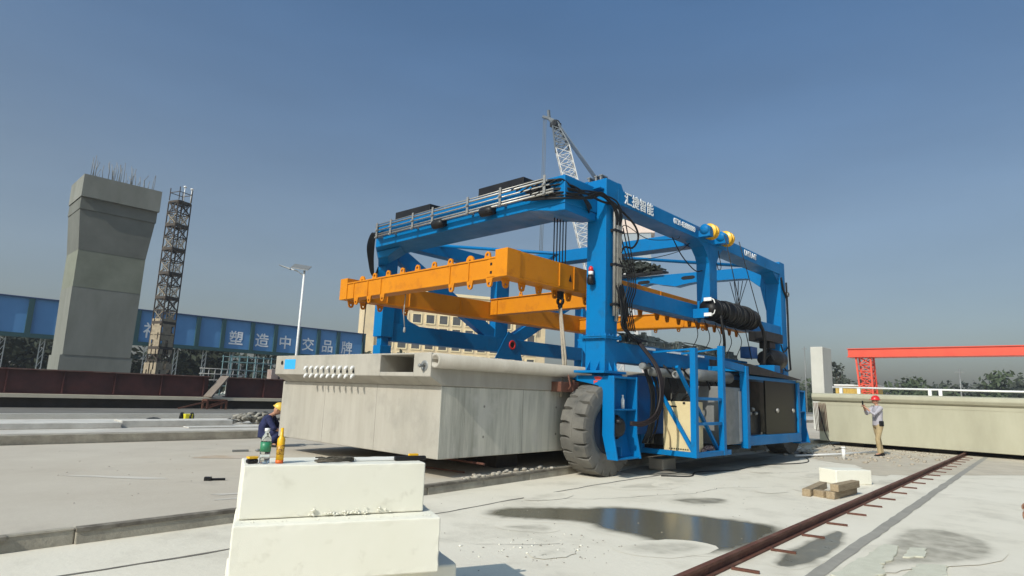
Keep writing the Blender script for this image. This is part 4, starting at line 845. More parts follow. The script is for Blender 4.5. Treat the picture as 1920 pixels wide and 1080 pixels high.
random.seed(41)
def scatter(name, m, n, fn, s0, s1, z=0):
    b = MB()
    for i in range(n):
        x, y = fn(); s = random.uniform(s0, s1); b.ball((x, y, z + s * .25), (s, s * random.uniform(.5, 1), s * .4), 5, 4)
    o = b.build(name, m); o["kind"] = "stuff"; return o
scatter("gravel", mat("stone_chips", (.22, .2, .16), .9, c2=(.4, .37, .32), scale=20), 70, lambda: (random.gauss(4.9, .35), random.gauss(4.05, .30)), .005, .016)
scatter("foam_crumbs", EPS, 26, lambda: (random.gauss(4.75, .3), random.gauss(4.3, .2)), .006, .02)
scatter("rubble", mat("rubble_stones", (.46, .40, .31), .9, c2=(.3, .26, .20), scale=3), 260, lambda: (random.uniform(18.5, 25), random.uniform(3.5, 8.0)), .02, .09)
scatter("gravel", mat("site_grit", (.26, .24, .2), .9, c2=(.4, .37, .32), scale=9), 160, lambda: (random.uniform(3, 16), random.uniform(2.8, 6.6)), .004, .012)
scatter("gravel", mat("bed_grit", (.25, .22, .18), .9, c2=(.45, .4, .35), scale=9), 120, lambda: (random.uniform(.5, 8), random.uniform(7.6, 15)), .004, .014, .13)
b = MB(); b.bar((3.45, 9.15, .146), (3.68, 9.05, .146), .035, .03); b.bar((3.44, 9.16, .156), (3.51, 9.11, .156), .07, .05); tag(b.build("hand_tool", BLACK), "small dark hand tool lying alone on the casting bed", "tool")
b = MB(); b.bar((5.2, 12.6, .151), (5.5, 12.55, .151), .05, .04); b.ball((5.68, 12.5, .155), (.07, .05, .03), 6, 4); tag(b.build("scrap", GREYP), "grey scrap lying on the casting bed near the squatting worker", "scrap")

# far bed: foam boards, heap, reel
FB = mat("grey_board", (.60, .58, .53), .85, c2=(.42, .40, .36), scale=2)
for lab, x0, x1, y0, y1, z0, z1 in (("long low board with a shaded grey side on the far bed", 4.3, 6.9, 16.9, 17.6, .342, .50), ("pale slab at the far left of the far bed", -1.5, 4.25, 16.7, 17.9, .342, .47), ("thin white board lying in front of the rubble heap", 5.6, 8.0, 16.3, 16.7, .342, .37)):
    b = MB(); b.box(x0, x1, y0, y1, z0, z1); tag(b.build("board", FB, None, .01), lab, "board", "boards on the far bed")
random.seed(51); b = MB()
for i in range(70):
    t = random.gauss(0, .5); c = Vector((7.9 + t, 17.8 + random.gauss(0, .2), .36 + max(0, .28 * (1 - abs(t)) * random.random()))); b.tube([c + Vector((random.uniform(-.25, .25), random.uniform(-.1, .1), random.uniform(-.03, .06))), c + Vector((0, 0, .06)), c + Vector((random.uniform(-.25, .25), random.uniform(-.1, .1), 0))], random.uniform(.015, .05), 5)
tag(b.build("cable_heap", mat("heap_grey", (.38, .36, .31), .9, c2=(.10, .095, .08), scale=6)), "tangled grey heap of cables and sacking on the far bed", "heap")
RE = thing("hose_reel", "small yellow and black reel standing on the far bed", "reel", (6.25, 18.1, .34))
b = MB(); b.lathe((6.05, 18.3, .50), (.8, -.6, 0), [(0, .14), (.04, .14), (.05, .08), (.25, .08), (.26, .14), (.30, .14)], 14); b.build("drum", BLACK, RE)
b = MB(); b.box(6.08, 6.28, 18.05, 18.25, .42, .60); b.build("case", mat("lime_yellow", (.62, .55, .03), .5), RE, .01)
b = MB(); b.ball((5.35, 18.2, .42), (.22, .12, .09), 10, 6); b.ball((5.5, 18.15, .40), (.12, .1, .07), 8, 5); tag(b.build("sack", BLACK), "small dark sack on the far bed, left of the yellow reel", "sack")

# ------------------------------------------------------------------ maroon formwork girders, ledge and trestle
for x0, x1, lab in ((-45, 9.2, "long maroon steel formwork girder at the left, in front of the pier"), (9.9, 30, "maroon formwork girder running behind the near concrete girder")):
    t = thing("formwork_girder", lab, "formwork girder", (x0, 25.3, .9), "maroon formwork girders")
    b = MB(); b.box(x0, x1, 25.25, 25.30, .93, 1.66); b.build("web", MAROON, t)
    b = MB(); b.box(x0, x1, 25.12, 25.62, 1.662, 1.70); b.build("top_flange", mat("flange_maroon", (.11, .035, .03), .7, c2=(.2, .15, .12), scale=3), t)
    b = MB(); b.box(x0, x1, 25.16, 25.56, .90, .928); b.build("bottom_flange", MAROON, t)
    n = int((x1 - x0) / 1.5)
    for i in range(n + 1): b = MB(); b.box(x0 + i * 1.5, x0 + i * 1.5 + .03, 25.15, 25.249, .93, 1.66); b.build("stiffener", MAROON, t)
b = MB(); b.box(-45, 30, 24.8, 25.8, .78, .895); tag(b.build("ledge", mat("ledge_concrete", (.62, .56, .43), .85, c2=(.50, .45, .34), scale=1)), "pale concrete ledge carrying the maroon girders", "ledge")
b = MB(); b.box(-45, 30, 25.1, 25.6, .462, .778); tag(b.build("plinth", mat("plinth_shade", (.07, .062, .055), .9, c2=(.04, .036, .032), scale=1)), "recessed wall under the pale ledge, coloured dark to stand for shade", "plinth")  # near-black base stands in for the shade beneath the ledge
ST = thing("steel_trestle", "dark angle-iron trestle standing before the maroon girders", "trestle", (9.2, 24.2, 0))
b = MB()
for x, y in ((8.9, 24.3), (9.6, 24.3), (8.9, 24.75), (9.6, 24.75)): b.bar((x, y, .462), (x, y, .8), .06)
for x in (8.9, 9.6): b.bar((x, 24.3, .8), (x, 24.75, .8), .06)
for y in (24.3, 24.75): b.bar((8.9, y, .8), (9.6, y, .8), .06); b.bar((8.9, y, .5), (9.6, y, .75), .05)
b.bar((8.9, 24.3, .75), (7.9, 24.3, .49), .05); b.build("frame", RUST, ST)
b = MB(); b.bar((9.1, 24.9, .9), (9.75, 25.05, 1.72), .5, .06); tag(b.build("chute", mat("grey_brown_plate", (.14, .11, .09), .8, c2=(.2, .17, .14), scale=4)), "sloping grey-brown plate bridging the gap between the maroon girders", "plate")

# ------------------------------------------------------------------ pier, scaffold tower, lamp, sign girder
PI = thing("bridge_pier", "tall grey concrete pier with bare starter bars at its top, far left", "pier", (7.5, 40, 0))
PC = [mat("pier_concrete", (.215, .22, .195), .9, c2=(.155, .16, .138), scale=.6, stretch=(1, 1, .4), bump=.15, bscale=6), mat("pier_concrete_shade", (.15, .155, .137), .9, c2=(.115, .12, .105), scale=.7, bump=.15, bscale=6), mat("pier_concrete_green", (.21, .222, .175), .9, c2=(.155, .165, .128), scale=.7, bump=.15, bscale=6)]
def lift(z0, z1, r0, r1, m, off=0):
    b = MB(); r0 -= .15; r1 -= .15; l0, l1 = 6.7 - (r0 - 9.8), 6.7 - (r1 - 9.8); f = 38.7 - off
    b.hexa([(l0, f, z0), (r0, f, z0), (r0, 41.5, z0), (l0, 41.5, z0), (l1, f, z1), (r1, f, z1), (r1, 41.5, z1), (l1, 41.5, z1)]); b.build("lift", m, PI)
lift(0, 2.6, 10.05, 10.05, PC[0]); lift(2.602, 6.2, 9.95, 10.0, PC[0], .02); lift(6.202, 8.2, 9.99, 10.0, PC[2], .03); lift(8.202, 10.4, 10.0, 10.22, PC[1], .04); lift(10.402, 11.05, 10.25, 10.25, PC[1], .10); lift(11.052, 12.28, 10.3, 10.3, PC[0], .30)  # dark lifts below the cap: pour tint plus the cap's shadow painted in
random.seed(61)
for i in range(44):
    x = random.uniform(6.5, 10.0); y = random.choice((38.6, 38.7, 39.4, 41)); hh = random.uniform(.7, 1.35); b = MB(); b.tube([(x, y, 12.28), (x + random.uniform(-.06, .06), y, 12.28 + hh * .6), (x + random.uniform(-.14, .14), y, 12.28 + hh)], .016, 5); b.build("starter_bar", GREYP, PI)
SC_ = thing("scaffold_tower", "slender dark lattice stair tower with beige netting, right of the pier", "scaffold tower", (13.4, 46.1, 0))
DKS = mat("dark_scaffold", (.055, .043, .034), .8); NET = mat("beige_netting", (.36, .30, .21), .9, c2=(.22, .18, .13), scale=6); LST = mat("weathered_scaffold", (.26, .22, .165), .7)
hw = .50; ta = R(20)
def tw(x, y, z): return (13.4 + x * math.cos(ta) - y * math.sin(ta), 46.1 + x * math.sin(ta) + y * math.cos(ta), z)
for k in range(8):
    z0 = .2 + k * 1.72; z1 = z0 + 1.68; b = MB(); C4 = [(-hw, -hw), (hw, -hw), (hw, hw), (-hw, hw)]
    for i in range(4):
        a, c = C4[i], C4[(i + 1) % 4]
        b.bar(tw(*a, z0), tw(*a, z1), .07)
        for z, w in ((z0 + .02, .09), (z1 - .03, .09), (z0 + .85, .06)): b.bar(tw(*a, z), tw(*c, z), w)
        b.bar(tw(*a, z0 + .85), tw(*c, z1), .05); b.bar(tw(*c, z0 + .85), tw(*a, z1), .05)
        for t in (.33, .66): b.bar(tw(a[0] + (c[0] - a[0]) * t, a[1] + (c[1] - a[1]) * t, z0 + .85), tw(a[0] + (c[0] - a[0]) * t, a[1] + (c[1] - a[1]) * t, z1), .035)
    b.build("tower_section", DKS, SC_)
    b = MB()
    for i in range(7):
        t = -hw + .15 + i * .16; b.bar(tw(-hw + .2, t * .8, z0 + i * .12), tw(hw - .2, t * .8, z0 + i * .12), .12, .02)
    for i in range(4):
        a, c = C4[i], C4[(i + 1) % 4]; a = (a[0] * .95, a[1] * .95); c = (c[0] * .95, c[1] * .95)
        b.bar(tw(*a, z0 + .06), tw(*c, z0 + .8), .04); b.bar(tw(*c, z0 + .06), tw(*a, z0 + .8), .04)
        for t in (.25, .5, .75): b.bar(tw(a[0] + (c[0] - a[0]) * t, a[1] + (c[1] - a[1]) * t, z0), tw(a[0] + (c[0] - a[0]) * t, a[1] + (c[1] - a[1]) * t, z0 + .84), .03)
    b.build("stair_flight", LST, SC_)
def netbox(z0, z1, e, m):
    b = MB(); c = [(-hw - e, -hw - e), (hw + e, -hw - e), (hw + e, hw + e), (-hw - e, hw + e)]; N = 10
    for i in range(4):
        a, d = c[i], c[(i + 1) % 4]
        for j in range(N):
            for k in range(5):
                if random.random() < .22: continue
                t0, t1 = j / N, (j + 1) / N; za, zb_ = z0 + (z1 - z0) * k / 5, z0 + (z1 - z0) * (k + 1) / 5
                b.add([tw(a[0] + (d[0] - a[0]) * t0, a[1] + (d[1] - a[1]) * t0, za), tw(a[0] + (d[0] - a[0]) * t1, a[1] + (d[1] - a[1]) * t1, za), tw(a[0] + (d[0] - a[0]) * t1, a[1] + (d[1] - a[1]) * t1, zb_), tw(a[0] + (d[0] - a[0]) * t0, a[1] + (d[1] - a[1]) * t0, zb_)], [(0, 1, 2, 3)])
    b.build("netting", m, SC_)
netbox(.3, 2.6, .1, NET); netbox(3.2, 5.6, .03, NET)
b = MB(); b.hexa([tw(-.5, -.5, 13.96), tw(.5, -.5, 13.96), tw(.5, .5, 13.96), tw(-.5, .5, 13.96), tw(-.5, -.5, 14.0), tw(.5, -.5, 14.0), tw(.5, .5, 14.0), tw(-.5, .5, 14.0)])
for a in ((-.49, -.49), (.49, -.49), (.49, .49), (-.49, .49)): b.bar(tw(*a, 14.04), tw(*a, 14.95), .05)
for a, c in (((-.49, -.49), (.49, -.49)), ((.49, -.49), (.49, .49)), ((.49, .49), (-.49, .49)), ((-.49, .49), (-.49, -.49))): b.bar(tw(*a, 14.6), tw(*c, 14.6), .04)
b.build("platform", DKS, SC_)
for a in ((-.1, -.45), (.45, -.45)):
    b = MB(); b.tube([tw(*a, 14.0), tw(*a, 15.0)], .03, 6); b.ball(tw(*a, 15.05), (.12, .12, .08), 8, 5); b.build("floodlight", WHITE, SC_)
LP = thing("street_lamp", "white solar street lamp on a slim pole before the blue sign girder", "street lamp", (15.75, 31.25, 0))
b = MB(); b.tube([(15.75, 31.25, 0), (15.75, 31.25, 7.75)], [.085, .055], 10); b.build("pole", WHITE, LP)
b = MB(); d = Vector((.69, -.72, 0)); c = Vector((15.62, 31.4, 7.98)); e = Vector((.72, .69, .55)).normalized()
P4 = [c - d * .48 - e * .33, c + d * .48 - e * .33 - Vector((0, 0, .12)), c + d * .48 + e * .33 - Vector((0, 0, .12)), c - d * .48 + e * .33]
b.hexa(P4 + [q + Vector((0, 0, .04)) for q in P4]); b.build("solar_panel", GREYP, LP)
b = MB(); b.tube([(15.75, 31.25, 7.45), (15.45, 31.55, 7.72), (15.1, 31.9, 7.86)], .03, 6); b.build("bracket", WHITE, LP)
b = MB(); c = Vector((14.98, 32.02, 7.9)); b.hexa([c + d * .32 + Vector((.1, .1, -.14)), c + d * .32 - Vector((.1, .1, .14)), c - d * .32 - Vector((.1, .1, -.08)), c - d * .32 + Vector((.1, .1, .08)), c + d * .32 + Vector((.08, .08, -.06)), c + d * .32 - Vector((.08, .08, .06)), c - d * .32 - Vector((.08, .08, -.12)), c - d * .32 + Vector((.08, .08, .12))]); b.build("lamp_head", GREYP, LP)

SG = thing("sign_girder", "long blue plate girder with white Chinese characters raised on lattice posts", "sign girder", (25, 57, 0))
SGB = mat("faded_blue_panel", (.095, .28, .56), .6, c2=(.08, .25, .51), scale=.5); SGD = mat("dark_teal_rib", (.018, .075, .085), .7)
b = MB(); b.box(-30, 36.4, 57, 57.15, 4.52, 7.12); PN = b.build("web", SGB, SG)
b = MB(); b.box(-30, 36.4, 56.8, 57.6, 7.122, 7.2); b.build("top_flange", mat("navy_flange", (.02, .055, .16), .6), SG)
b = MB(); b.box(-30, 36.4, 56.8, 57.6, 4.22, 4.518); b.build("bottom_flange", SGD, SG)
for x in [19.31 - 2.36 * k for k in range(1, 21)] + [19.31, 21.48, 24.13, 26.39, 28.83, 30.9, 33.13, 36.2]:
    b = MB(); b.box(x - .17, x + .17, 56.82, 56.998, 4.52, 7.12); b.build("stiffener", SGD, SG)
for ch, x in (("神", 15.75), ("塑", 22.72), ("造", 25.15), ("中", 27.45), ("交", 29.85), ("品", 32.0), ("牌", 34.25)):
    text("lettering", ch, 1.36, (x, 56.985, 5.42), (1, 0, 0), (0, 0, 1), SIGNL, PN, fat=.022)
for x in [15.55 + 2.33 * k for k in range(-18, 9)]:
    b = MB()
    for dx in (-.14, .14): b.bar((x + dx, 57.2, .02), (x + dx, 57.2, 4.2), .06)
    for k in range(8): b.bar((x - .14, 57.2, .1 + k * .5), (x + .14, 57.2, .6 + k * .5), .035)
    b.build("post", mat("post_white", (.50, .51, .48), .6) if x == 15.55 - 18 * 2.33 else bpy.data.materials["post_white"], SG)
# scaffold and stacked panels under it
SF = thing("frame_scaffold", "teal tubular scaffold standing under the blue sign girder", "scaffold", (19.8, 46.5, 0))
b = MB(); TEAL = mat("teal_tube", (.13, .24, .25), .6)
for i in range(7):
    for y in (46.2, 47.6): b.tube([(18.2 + i * .62, y, .02), (18.2 + i * .62, y, 3.5)], .035, 6)
for z in (.6, 1.2, 1.8, 2.4, 3.0, 3.4):
    for y in (46.2, 47.6): b.tube([(18.1, y, z), (22.1, y, z)], .03, 6)
for i in range(0, 7, 2): b.tube([(18.2 + i * .62, 46.2, 2.4), (18.2 + i * .62, 47.6, 2.4)], .03, 6)
b.build("tube_frame", TEAL, SF)
SF2 = thing("barrier", "low pale metal barrier beside the teal scaffold", "barrier", (15.8, 43, 0))
b = MB()
for i in range(8): b.tube([(15.2 + i * .4, 43, 1.5), (15.2 + i * .4, 43, 2.35)], .025, 5)
for z in (1.6, 2.0, 2.35): b.tube([(15.0, 43, z), (18.2, 43, z)], .03, 5)
for i in (0, 7): b.tube([(15.2 + i * .4, 43, .02), (15.2 + i * .4, 43, 1.5)], .03, 5)
b.build("bars", mat("pale_metal", (.4, .4, .38), .6), SF2)
for k in range(5):
    b = MB(); x = 20.6 + .75 * k; b.box(x, x + .55, 44.5, 45.2, .02, 2.55); tag(b.build("shutter_board", mat("pinkish_panel", (.30, .19, .16), .8, c2=(.42, .36, .32), scale=3) if k == 0 else bpy.data.materials["pinkish_panel"], None, .02), "pinkish-brown upright formwork panel in the row beside the teal scaffold", "board", "upright panels by the scaffold")

# ------------------------------------------------------------------ foliage
LEAF = [mat("leaf_dark", (.020, .028, .016), .9, c2=(.03, .038, .02), scale=1.2), mat("leaf_mid", (.055, .075, .03), .8, c2=(.04, .06, .028), scale=1.2), mat("leaf_grey", (.05, .058, .042), .85, c2=(.035, .045, .03), scale=1.0)]
BARK = mat("bark", (.07, .055, .04), .9)
def tree(label, x, y, hgt, w, m, n=700, base=.25, leaf=.32, group=None, name="tree", wisp=0):
    t = thing(name, label, "tree", (x, y, 0), group)
    b = MB(); b.tube([(x, y, 0), (x + .1, y, hgt * .4), (x - .05, y + .1, hgt * .75)], [hgt * .028, hgt * .02, hgt * .008], 7)
    for k in range(5):
        a = random.uniform(0, 6.28); b.tube([(x, y, hgt * (.25 + .08 * k)), (x + w * .3 * math.cos(a), y + w * .3 * math.sin(a), hgt * (.45 + .09 * k))], [hgt * .012, hgt * .005], 5)
    b.build("trunk", BARK, t)
    b = MB(); cl = [(random.gauss(0, w * .24), random.gauss(0, w * .24), hgt * random.uniform(base, .92), random.uniform(.16, .30) * w) for i in range(16)]
    for i in range(n):
        cx, cy, cz, cr_ = random.choice(cl); v = Vector((random.gauss(0, 1), random.gauss(0, 1), random.gauss(0, .8))).normalized() * cr_ * random.uniform(.5, 1.05)
        c = Vector((x + cx, y + cy, min(cz, hgt) + v.z)) + Vector((v.x, v.y, 0)); s = leaf * random.uniform(.5, 1.2)
        e1 = Vector((random.gauss(0, 1), random.gauss(0, 1), random.gauss(0, 1))).normalized(); e2 = e1.cross(Vector((random.gauss(0, 1), random.gauss(0, 1), random.gauss(0, 1)))).normalized()
        if c.z < .1: continue
        b.add([c - e1 * s, c - e2 * s * .5, c + e1 * s, c + e2 * s * .5], [(0, 1, 2, 3)])
    b.build("crown", m, t); return t
random.seed(71)
for i in range(26):
    x = -40 + i * 3.6 + random.uniform(-1, 1); tree("dark bushy tree behind the blue sign girder", x, 64 + random.uniform(-2, 3), random.uniform(4.0, 5.6), random.uniform(5, 7), LEAF[0], 1500, .08, .42, "trees behind the sign girder")
for i in range(24):
    x = 112 + random.uniform(-5, 12); y = 46 - i * 3.6; tree("green tree in the low treeline along the right-hand horizon", x, y, random.uniform(4.6, 6.6), random.uniform(6, 8), LEAF[(i * 7) % 3], 1000, .06, .5, "treeline on the right-hand horizon")
for i in range(14):
    x = 92 + random.uniform(-4, 4); y = 30 - i * 3.4; tree("pale olive bush at the foot of the right-hand treeline", x, y, random.uniform(2.0, 3.4), random.uniform(5, 7), LEAF[1], 600, .05, .42, "bushes below the treeline")
for x, y, h, w in ((77, 21.6, 6.8, 1.5), (77.5, 22.7, 5.4, 1.4), (76, 20.6, 4.6, 1.6)):
    tree("thin dark feathery tree beside the white pillar", x, y, h, w, LEAF[2], 320, .35, .26, "feathery trees beside the pillar")
# ------------------------------------------------------------------ buildings behind
CW = mat("cream_wall", (.68, .54, .32), .85, c2=(.52, .42, .28), scale=.3); FRM = mat("cream_frame", (.72, .60, .37), .8); GL = mat("window_glass", (.05, .05, .052), .15, c2=(.10, .095, .085), scale=.4)
AB = thing("apartment_building", "cream apartment block with a grid of framed windows behind the carrier's left leg", "building", (100, 130, 0))
ABX = Matrix.Translation((80.5, 127, 0)) @ Matrix.Rotation(R(-27), 4, "Z") @ Matrix.Translation((-80.5, -127, 0))
b = MB(); b.box(80.5, 128, 127.3, 142, 0, 25.2); b.build("wall", CW, AB, xf=ABX)
b = MB(); b.box(80.2, 83.0, 126.4, 127.298, 0, 25.6); b.build("corner_pier", CW, AB, xf=ABX)
b = MB(); b.box(80.3, 128.2, 127.0, 142.3, 25.21, 25.9); b.build("roof", FRM, AB, xf=ABX)
for r in range(7):
    for c in range(12):
        x = 86.5 + c * 3.4; z = 1.6 + r * 3.25
        b = MB(); b.box(x - 1.25, x + 1.25, 127.1, 127.298, z - .25, z + .02); b.box(x - 1.3, x - 1.0, 127.1, 127.298, z + .022, z + 2.1); b.box(x + 1.0, x + 1.3, 127.1, 127.298, z + .022, z + 2.1); b.box(x - 1.3, x + 1.3, 127.1, 127.298, z + 2.102, z + 2.35)
        w = b.build("window", FRM, AB, xf=ABX)
        b = MB(); b.box(x - .998, x + .998, 127.24, 127.29, z + .03, z + 2.095); b.build("pane", GL, w, xf=ABX)
TB = thing("tall_building", "distant pinkish-white building with a pale teal netted top seen through the gantry", "building", (118, 78, 0))
dx_ = Vector((4.75, -7.6, 0)).normalized(); nn = Vector((dx_.y, -dx_.x, 0)); o0 = Vector((114.5, 80.8, 0))
def obox(s0, s1, d0, d1, z0, z1):
    b = MB(); P = lambda s_, d_, z_: o0 + dx_ * s_ - nn * d_ + Vector((0, 0, z_)); b.hexa([P(s0, d0, z0), P(s1, d0, z0), P(s1, d1, z0), P(s0, d1, z0), P(s0, d0, z1), P(s1, d0, z1), P(s1, d1, z1), P(s0, d1, z1)]); return b
sgn = -1
obox(0, 10.4, 0, -12, 0, 36.0).build("wall", mat("hazed_wall", (.28, .32, .35), .85, c2=(.25, .29, .32), scale=.3), TB)  # sky-grey base puts distance haze into the wall colour
obox(-.2, 11.2, -.2, -12.2, 36.02, 39.0).build("parapet", mat("pinkish_wall", (.62, .50, .44), .85, c2=(.55, .46, .40), scale=.3), TB)
obox(.2, 10.4, -.3, -11.5, 39.02, 42.4).build("netted_floor", mat("teal_netting", (.22, .40, .42), .9, c2=(.18, .34, .37), scale=.8), TB)
for k in range(10): obox(-.1, 10.5, .12, .002, 3.3 * k + 2.6, 3.3 * k + 3.0).build("floor_band", FRM, TB)
for k in range(4): obox(.8 + 2.4 * k, 2.2 + 2.4 * k, .08, .003, 33.4, 34.9).build("window", GL, TB)

# ------------------------------------------------------------------ crawler crane with lattice boom
CC = thing("crawler_crane", "crawler crane with a white lattice boom rising behind the blue gantry", "crane", (60, 37.5, 0))
WL = mat("boom_white", (.50, .50, .49), .6); DKG = mat("boom_grey", (.10, .12, .14), .6)
F = Vector((58.4, 38.6, 2.2)); K = Vector((54.04, 44.5, 31.0)); H = Vector((53.45, 45.2, 33.9)); TIP = Vector((52.9, 45.85, 34.9))
ax = (K - F).normalized(); s1 = ax.cross(Vector((.62, -.78, 0))).normalized(); s2 = ax.cross(s1).normalized()
def lattice(b, A, B, w0, w1, n, r):
    for k in range(n):
        t0, t1 = k / n, (k + 1) / n; a, c = A.lerp(B, t0), A.lerp(B, t1); wa, wc_ = (w0 + (w1 - w0) * t0) / 2, (w0 + (w1 - w0) * t1) / 2
        ca = [a + s1 * wa * i + s2 * wa * j for i, j in ((-1, -1), (1, -1), (1, 1), (-1, 1))]; cc = [c + s1 * wc_ * i + s2 * wc_ * j for i, j in ((-1, -1), (1, -1), (1, 1), (-1, 1))]
        for i in range(4):
            b.bar(ca[i], cc[i], r * 1.5); j = (i + 1) % 4; b.bar(ca[i], ca[j], r * .8); b.bar(ca[i], cc[j], r * .8); b.bar(ca[j], cc[i], r * .8)
b = MB(); lattice(b, F + ax * 3, K, 1.65, 1.65, 24, .075); lattice(b, F, F + ax * 3, .6, 1.65, 2, .08); b.build("boom", WL, CC)
b = MB(); lattice(b, K, H, 1.7, .7, 4, .09); b.build("boom_head", DKG, CC)
b = MB(); b.ring(H + Vector((0, 0, .2)), s1, [(-.3, .3), (-.3, .55), (.3, .55), (.3, .3)], 14); b.box(H.x - .5, H.x + .5, H.y - .5, H.y + .5, H.z - .1, H.z + .4); b.build("head_sheave", BLACK, CC)
b = MB(); b.bar(H, TIP, .3); b.bar(TIP, TIP + Vector((-.5, .6, .25)), .28); b.bar(TIP + Vector((.1, 0, 0)), TIP + Vector((.0, .1, 1.1)), .28); b.bar(TIP, TIP + Vector((.35, -.5, -.3)), .3); b.build("jib", DKG, CC)
b = MB()
for i in range(3): b.tube([TIP + Vector((-.2, .25 + .22 * i, 0)), TIP + Vector((-.2, .25 + .22 * i, -27))], .045, 5)
b.build("hoist_rope", DKG, CC)
MT = Vector((57.6, 39.9, 24.6))
b = MB()
for i in range(4): b.tube([H + Vector((0, -.3, .2)) + s1 * (.5 * i - .7), MT + s1 * (.5 * i - .7)], .05, 5)
b.build("pendant", DKG, CC)
b = MB(); b.bar(Vector((60.5, 36.6, 2.5)) + s1 * .8, MT + s1 * .8, .25); b.bar(Vector((60.5, 36.6, 2.5)) - s1 * .8, MT - s1 * .8, .25); b.bar(MT - s1 * .9, MT + s1 * .9, .3); b.build("mast", WL, CC)
b = MB(); b.box(58, 63.5, 35.2, 38.8, 1.4, 3.3); b.build("upper_body", RED, CC, .05)
b = MB(); b.box(57.2, 58.9, 35.4, 36.7, 1.5, 3.5); CAB = b.build("cab", WHITE, CC, .05)
b = MB(); b.box(57.19, 57.198, 35.6, 36.5, 2.3, 3.3); b.box(57.4, 58.7, 35.388, 35.398, 2.3, 3.3); b.build("window", GL, CAB)
b = MB(); b.box(63.5, 65, 35, 39, 1.3, 2.9); b.build("counterweight", DKG, CC, .05)
for y in (34.6, 38.4):
    b = MB(); pl = [(57.5 + 3.0 + 3.4 * math.cos(t) * (1 if abs(math.cos(t)) > .3 else 1), y, .6 + .58 * math.sin(t)) for t in [2 * math.pi * i / 24 for i in range(24)]]; b.prism(pl, (0, .9, 0)); b.build("crawler_track", BLACK, CC)

# ------------------------------------------------------------------ right background
PL = mat("pale_pillar_concrete", (.50, .49, .44), .85, c2=(.44, .43, .39), scale=1, bump=.1)
b = MB(); b.box(36.35, 37.9, 10.9, 11.55, 0, 4.66); tag(b.build("concrete_pillar", PL, None, .03), "plain pale concrete pillar standing behind the far girder", "pillar")
RG = thing("red_gantry", "orange-red gantry crane with a lattice leg on the right-hand skyline", "gantry crane", (58, 8, 0))
RD = mat("gantry_red", (.66, .075, .035), .5, c2=(.58, .06, .03), scale=1)
b = MB(); b.box(57.6, 59.0, -26, 15.25, 5.62, 6.22); b.box(57.5, 59.1, -26, 15.3, 5.54, 5.618); b.box(57.5, 59.1, -26, 15.3, 6.222, 6.28); b.build("beam", RD, RG)
for yc in (14.05, -18):
    b = MB()
    for x in (57.8, 58.8):
        for sy_ in (-1, 1): b.bar((x, yc + .55 * sy_ + .1, 5.54), (x + (x - 58.3) * .6, yc + .42 * sy_ - .15, .3), .13)
        for k in range(9):
            z0, z1 = .4 + k * .57, .4 + (k + 1) * .57; b.bar((x, yc - .48, z0), (x, yc + .48, z1), .07); b.bar((x, yc + .48, z0), (x, yc - .48, z1), .07); b.bar((x, yc - .5, z0), (x, yc + .5, z0), .07)
    for k in range(9): b.bar((57.8, yc - .5, .4 + k * .57), (58.8, yc - .5, .97 + k * .57), .07)
    b.box(57.2, 59.4, yc - .9, yc + .7, .02, .3); b.build("leg", RD, RG)
YC = thing("site_container", "ochre yellow site container at the foot of the red gantry leg", "container", (60, 15.5, 0))
YM = mat("ochre_paint", (.52, .34, .06), .7, c2=(.42, .30, .08), scale=2)
b = MB(); b.box(60.5, 63, 14.0, 17.2, .02, 3.2)
for k in range(14): b.box(60.44, 60.5, 14.1 + k * .22, 14.2 + k * .22, .15, 3.05)
b.build("body", YM, YC); b = MB(); b.box(60.4, 63.1, 13.9, 17.3, 3.202, 3.32); b.build("roof", WHITE, YC)
for x, y, h in ((85.6, 27.9, 9.0), (85.0, 26.6, 7.6), (70, 9.2, 5.2), (71, 16.9, 4.9)):
    b = MB(); b.tube([(x, y, 0), (x, y, h)], [.09, .05], 6); b.bar((x, y - .35, h - .3), (x, y + .35, h - .3), .06); tag(b.build("utility_pole", GREYP), "thin grey pole against the right-hand treeline", "pole", "thin poles on the right")

# ------------------------------------------------------------------ people
SKIN = mat("skin", (.42, .22, .14), .55)
def skin(nodes, edges, root, lvl=2):
    names = list(nodes); me = bpy.data.meshes.new("skin_base")
    me.from_pydata([nodes[n][0] for n in names], [(names.index(a), names.index(c)) for a, c in edges], [])
    o = bpy.data.objects.new("skin_base", me); COL.objects.link(o)
    sm = o.modifiers.new("skin", 'SKIN'); sm.use_smooth_shade = True
    for i, n in enumerate(names):
        d = me.skin_vertices[0].data[i]; r = nodes[n][1]; d.radius = r if isinstance(r, tuple) else (r, r); d.use_root = (n == root)
    ss = o.modifiers.new("sub", 'SUBSURF'); ss.levels = lvl; ss.render_levels = lvl
    bpy.context.view_layer.update(); dg = bpy.context.evaluated_depsgraph_get()
    out = bpy.data.meshes.new_from_object(o.evaluated_get(dg)); bpy.data.objects.remove(o); bpy.data.meshes.remove(me)
    for p in out.polygons: p.use_smooth = True
    return out
def mesh_obj(name, me, m, parent, X):
    me.transform(X); me.materials.clear(); me.materials.append(m); return link(name, me, parent)
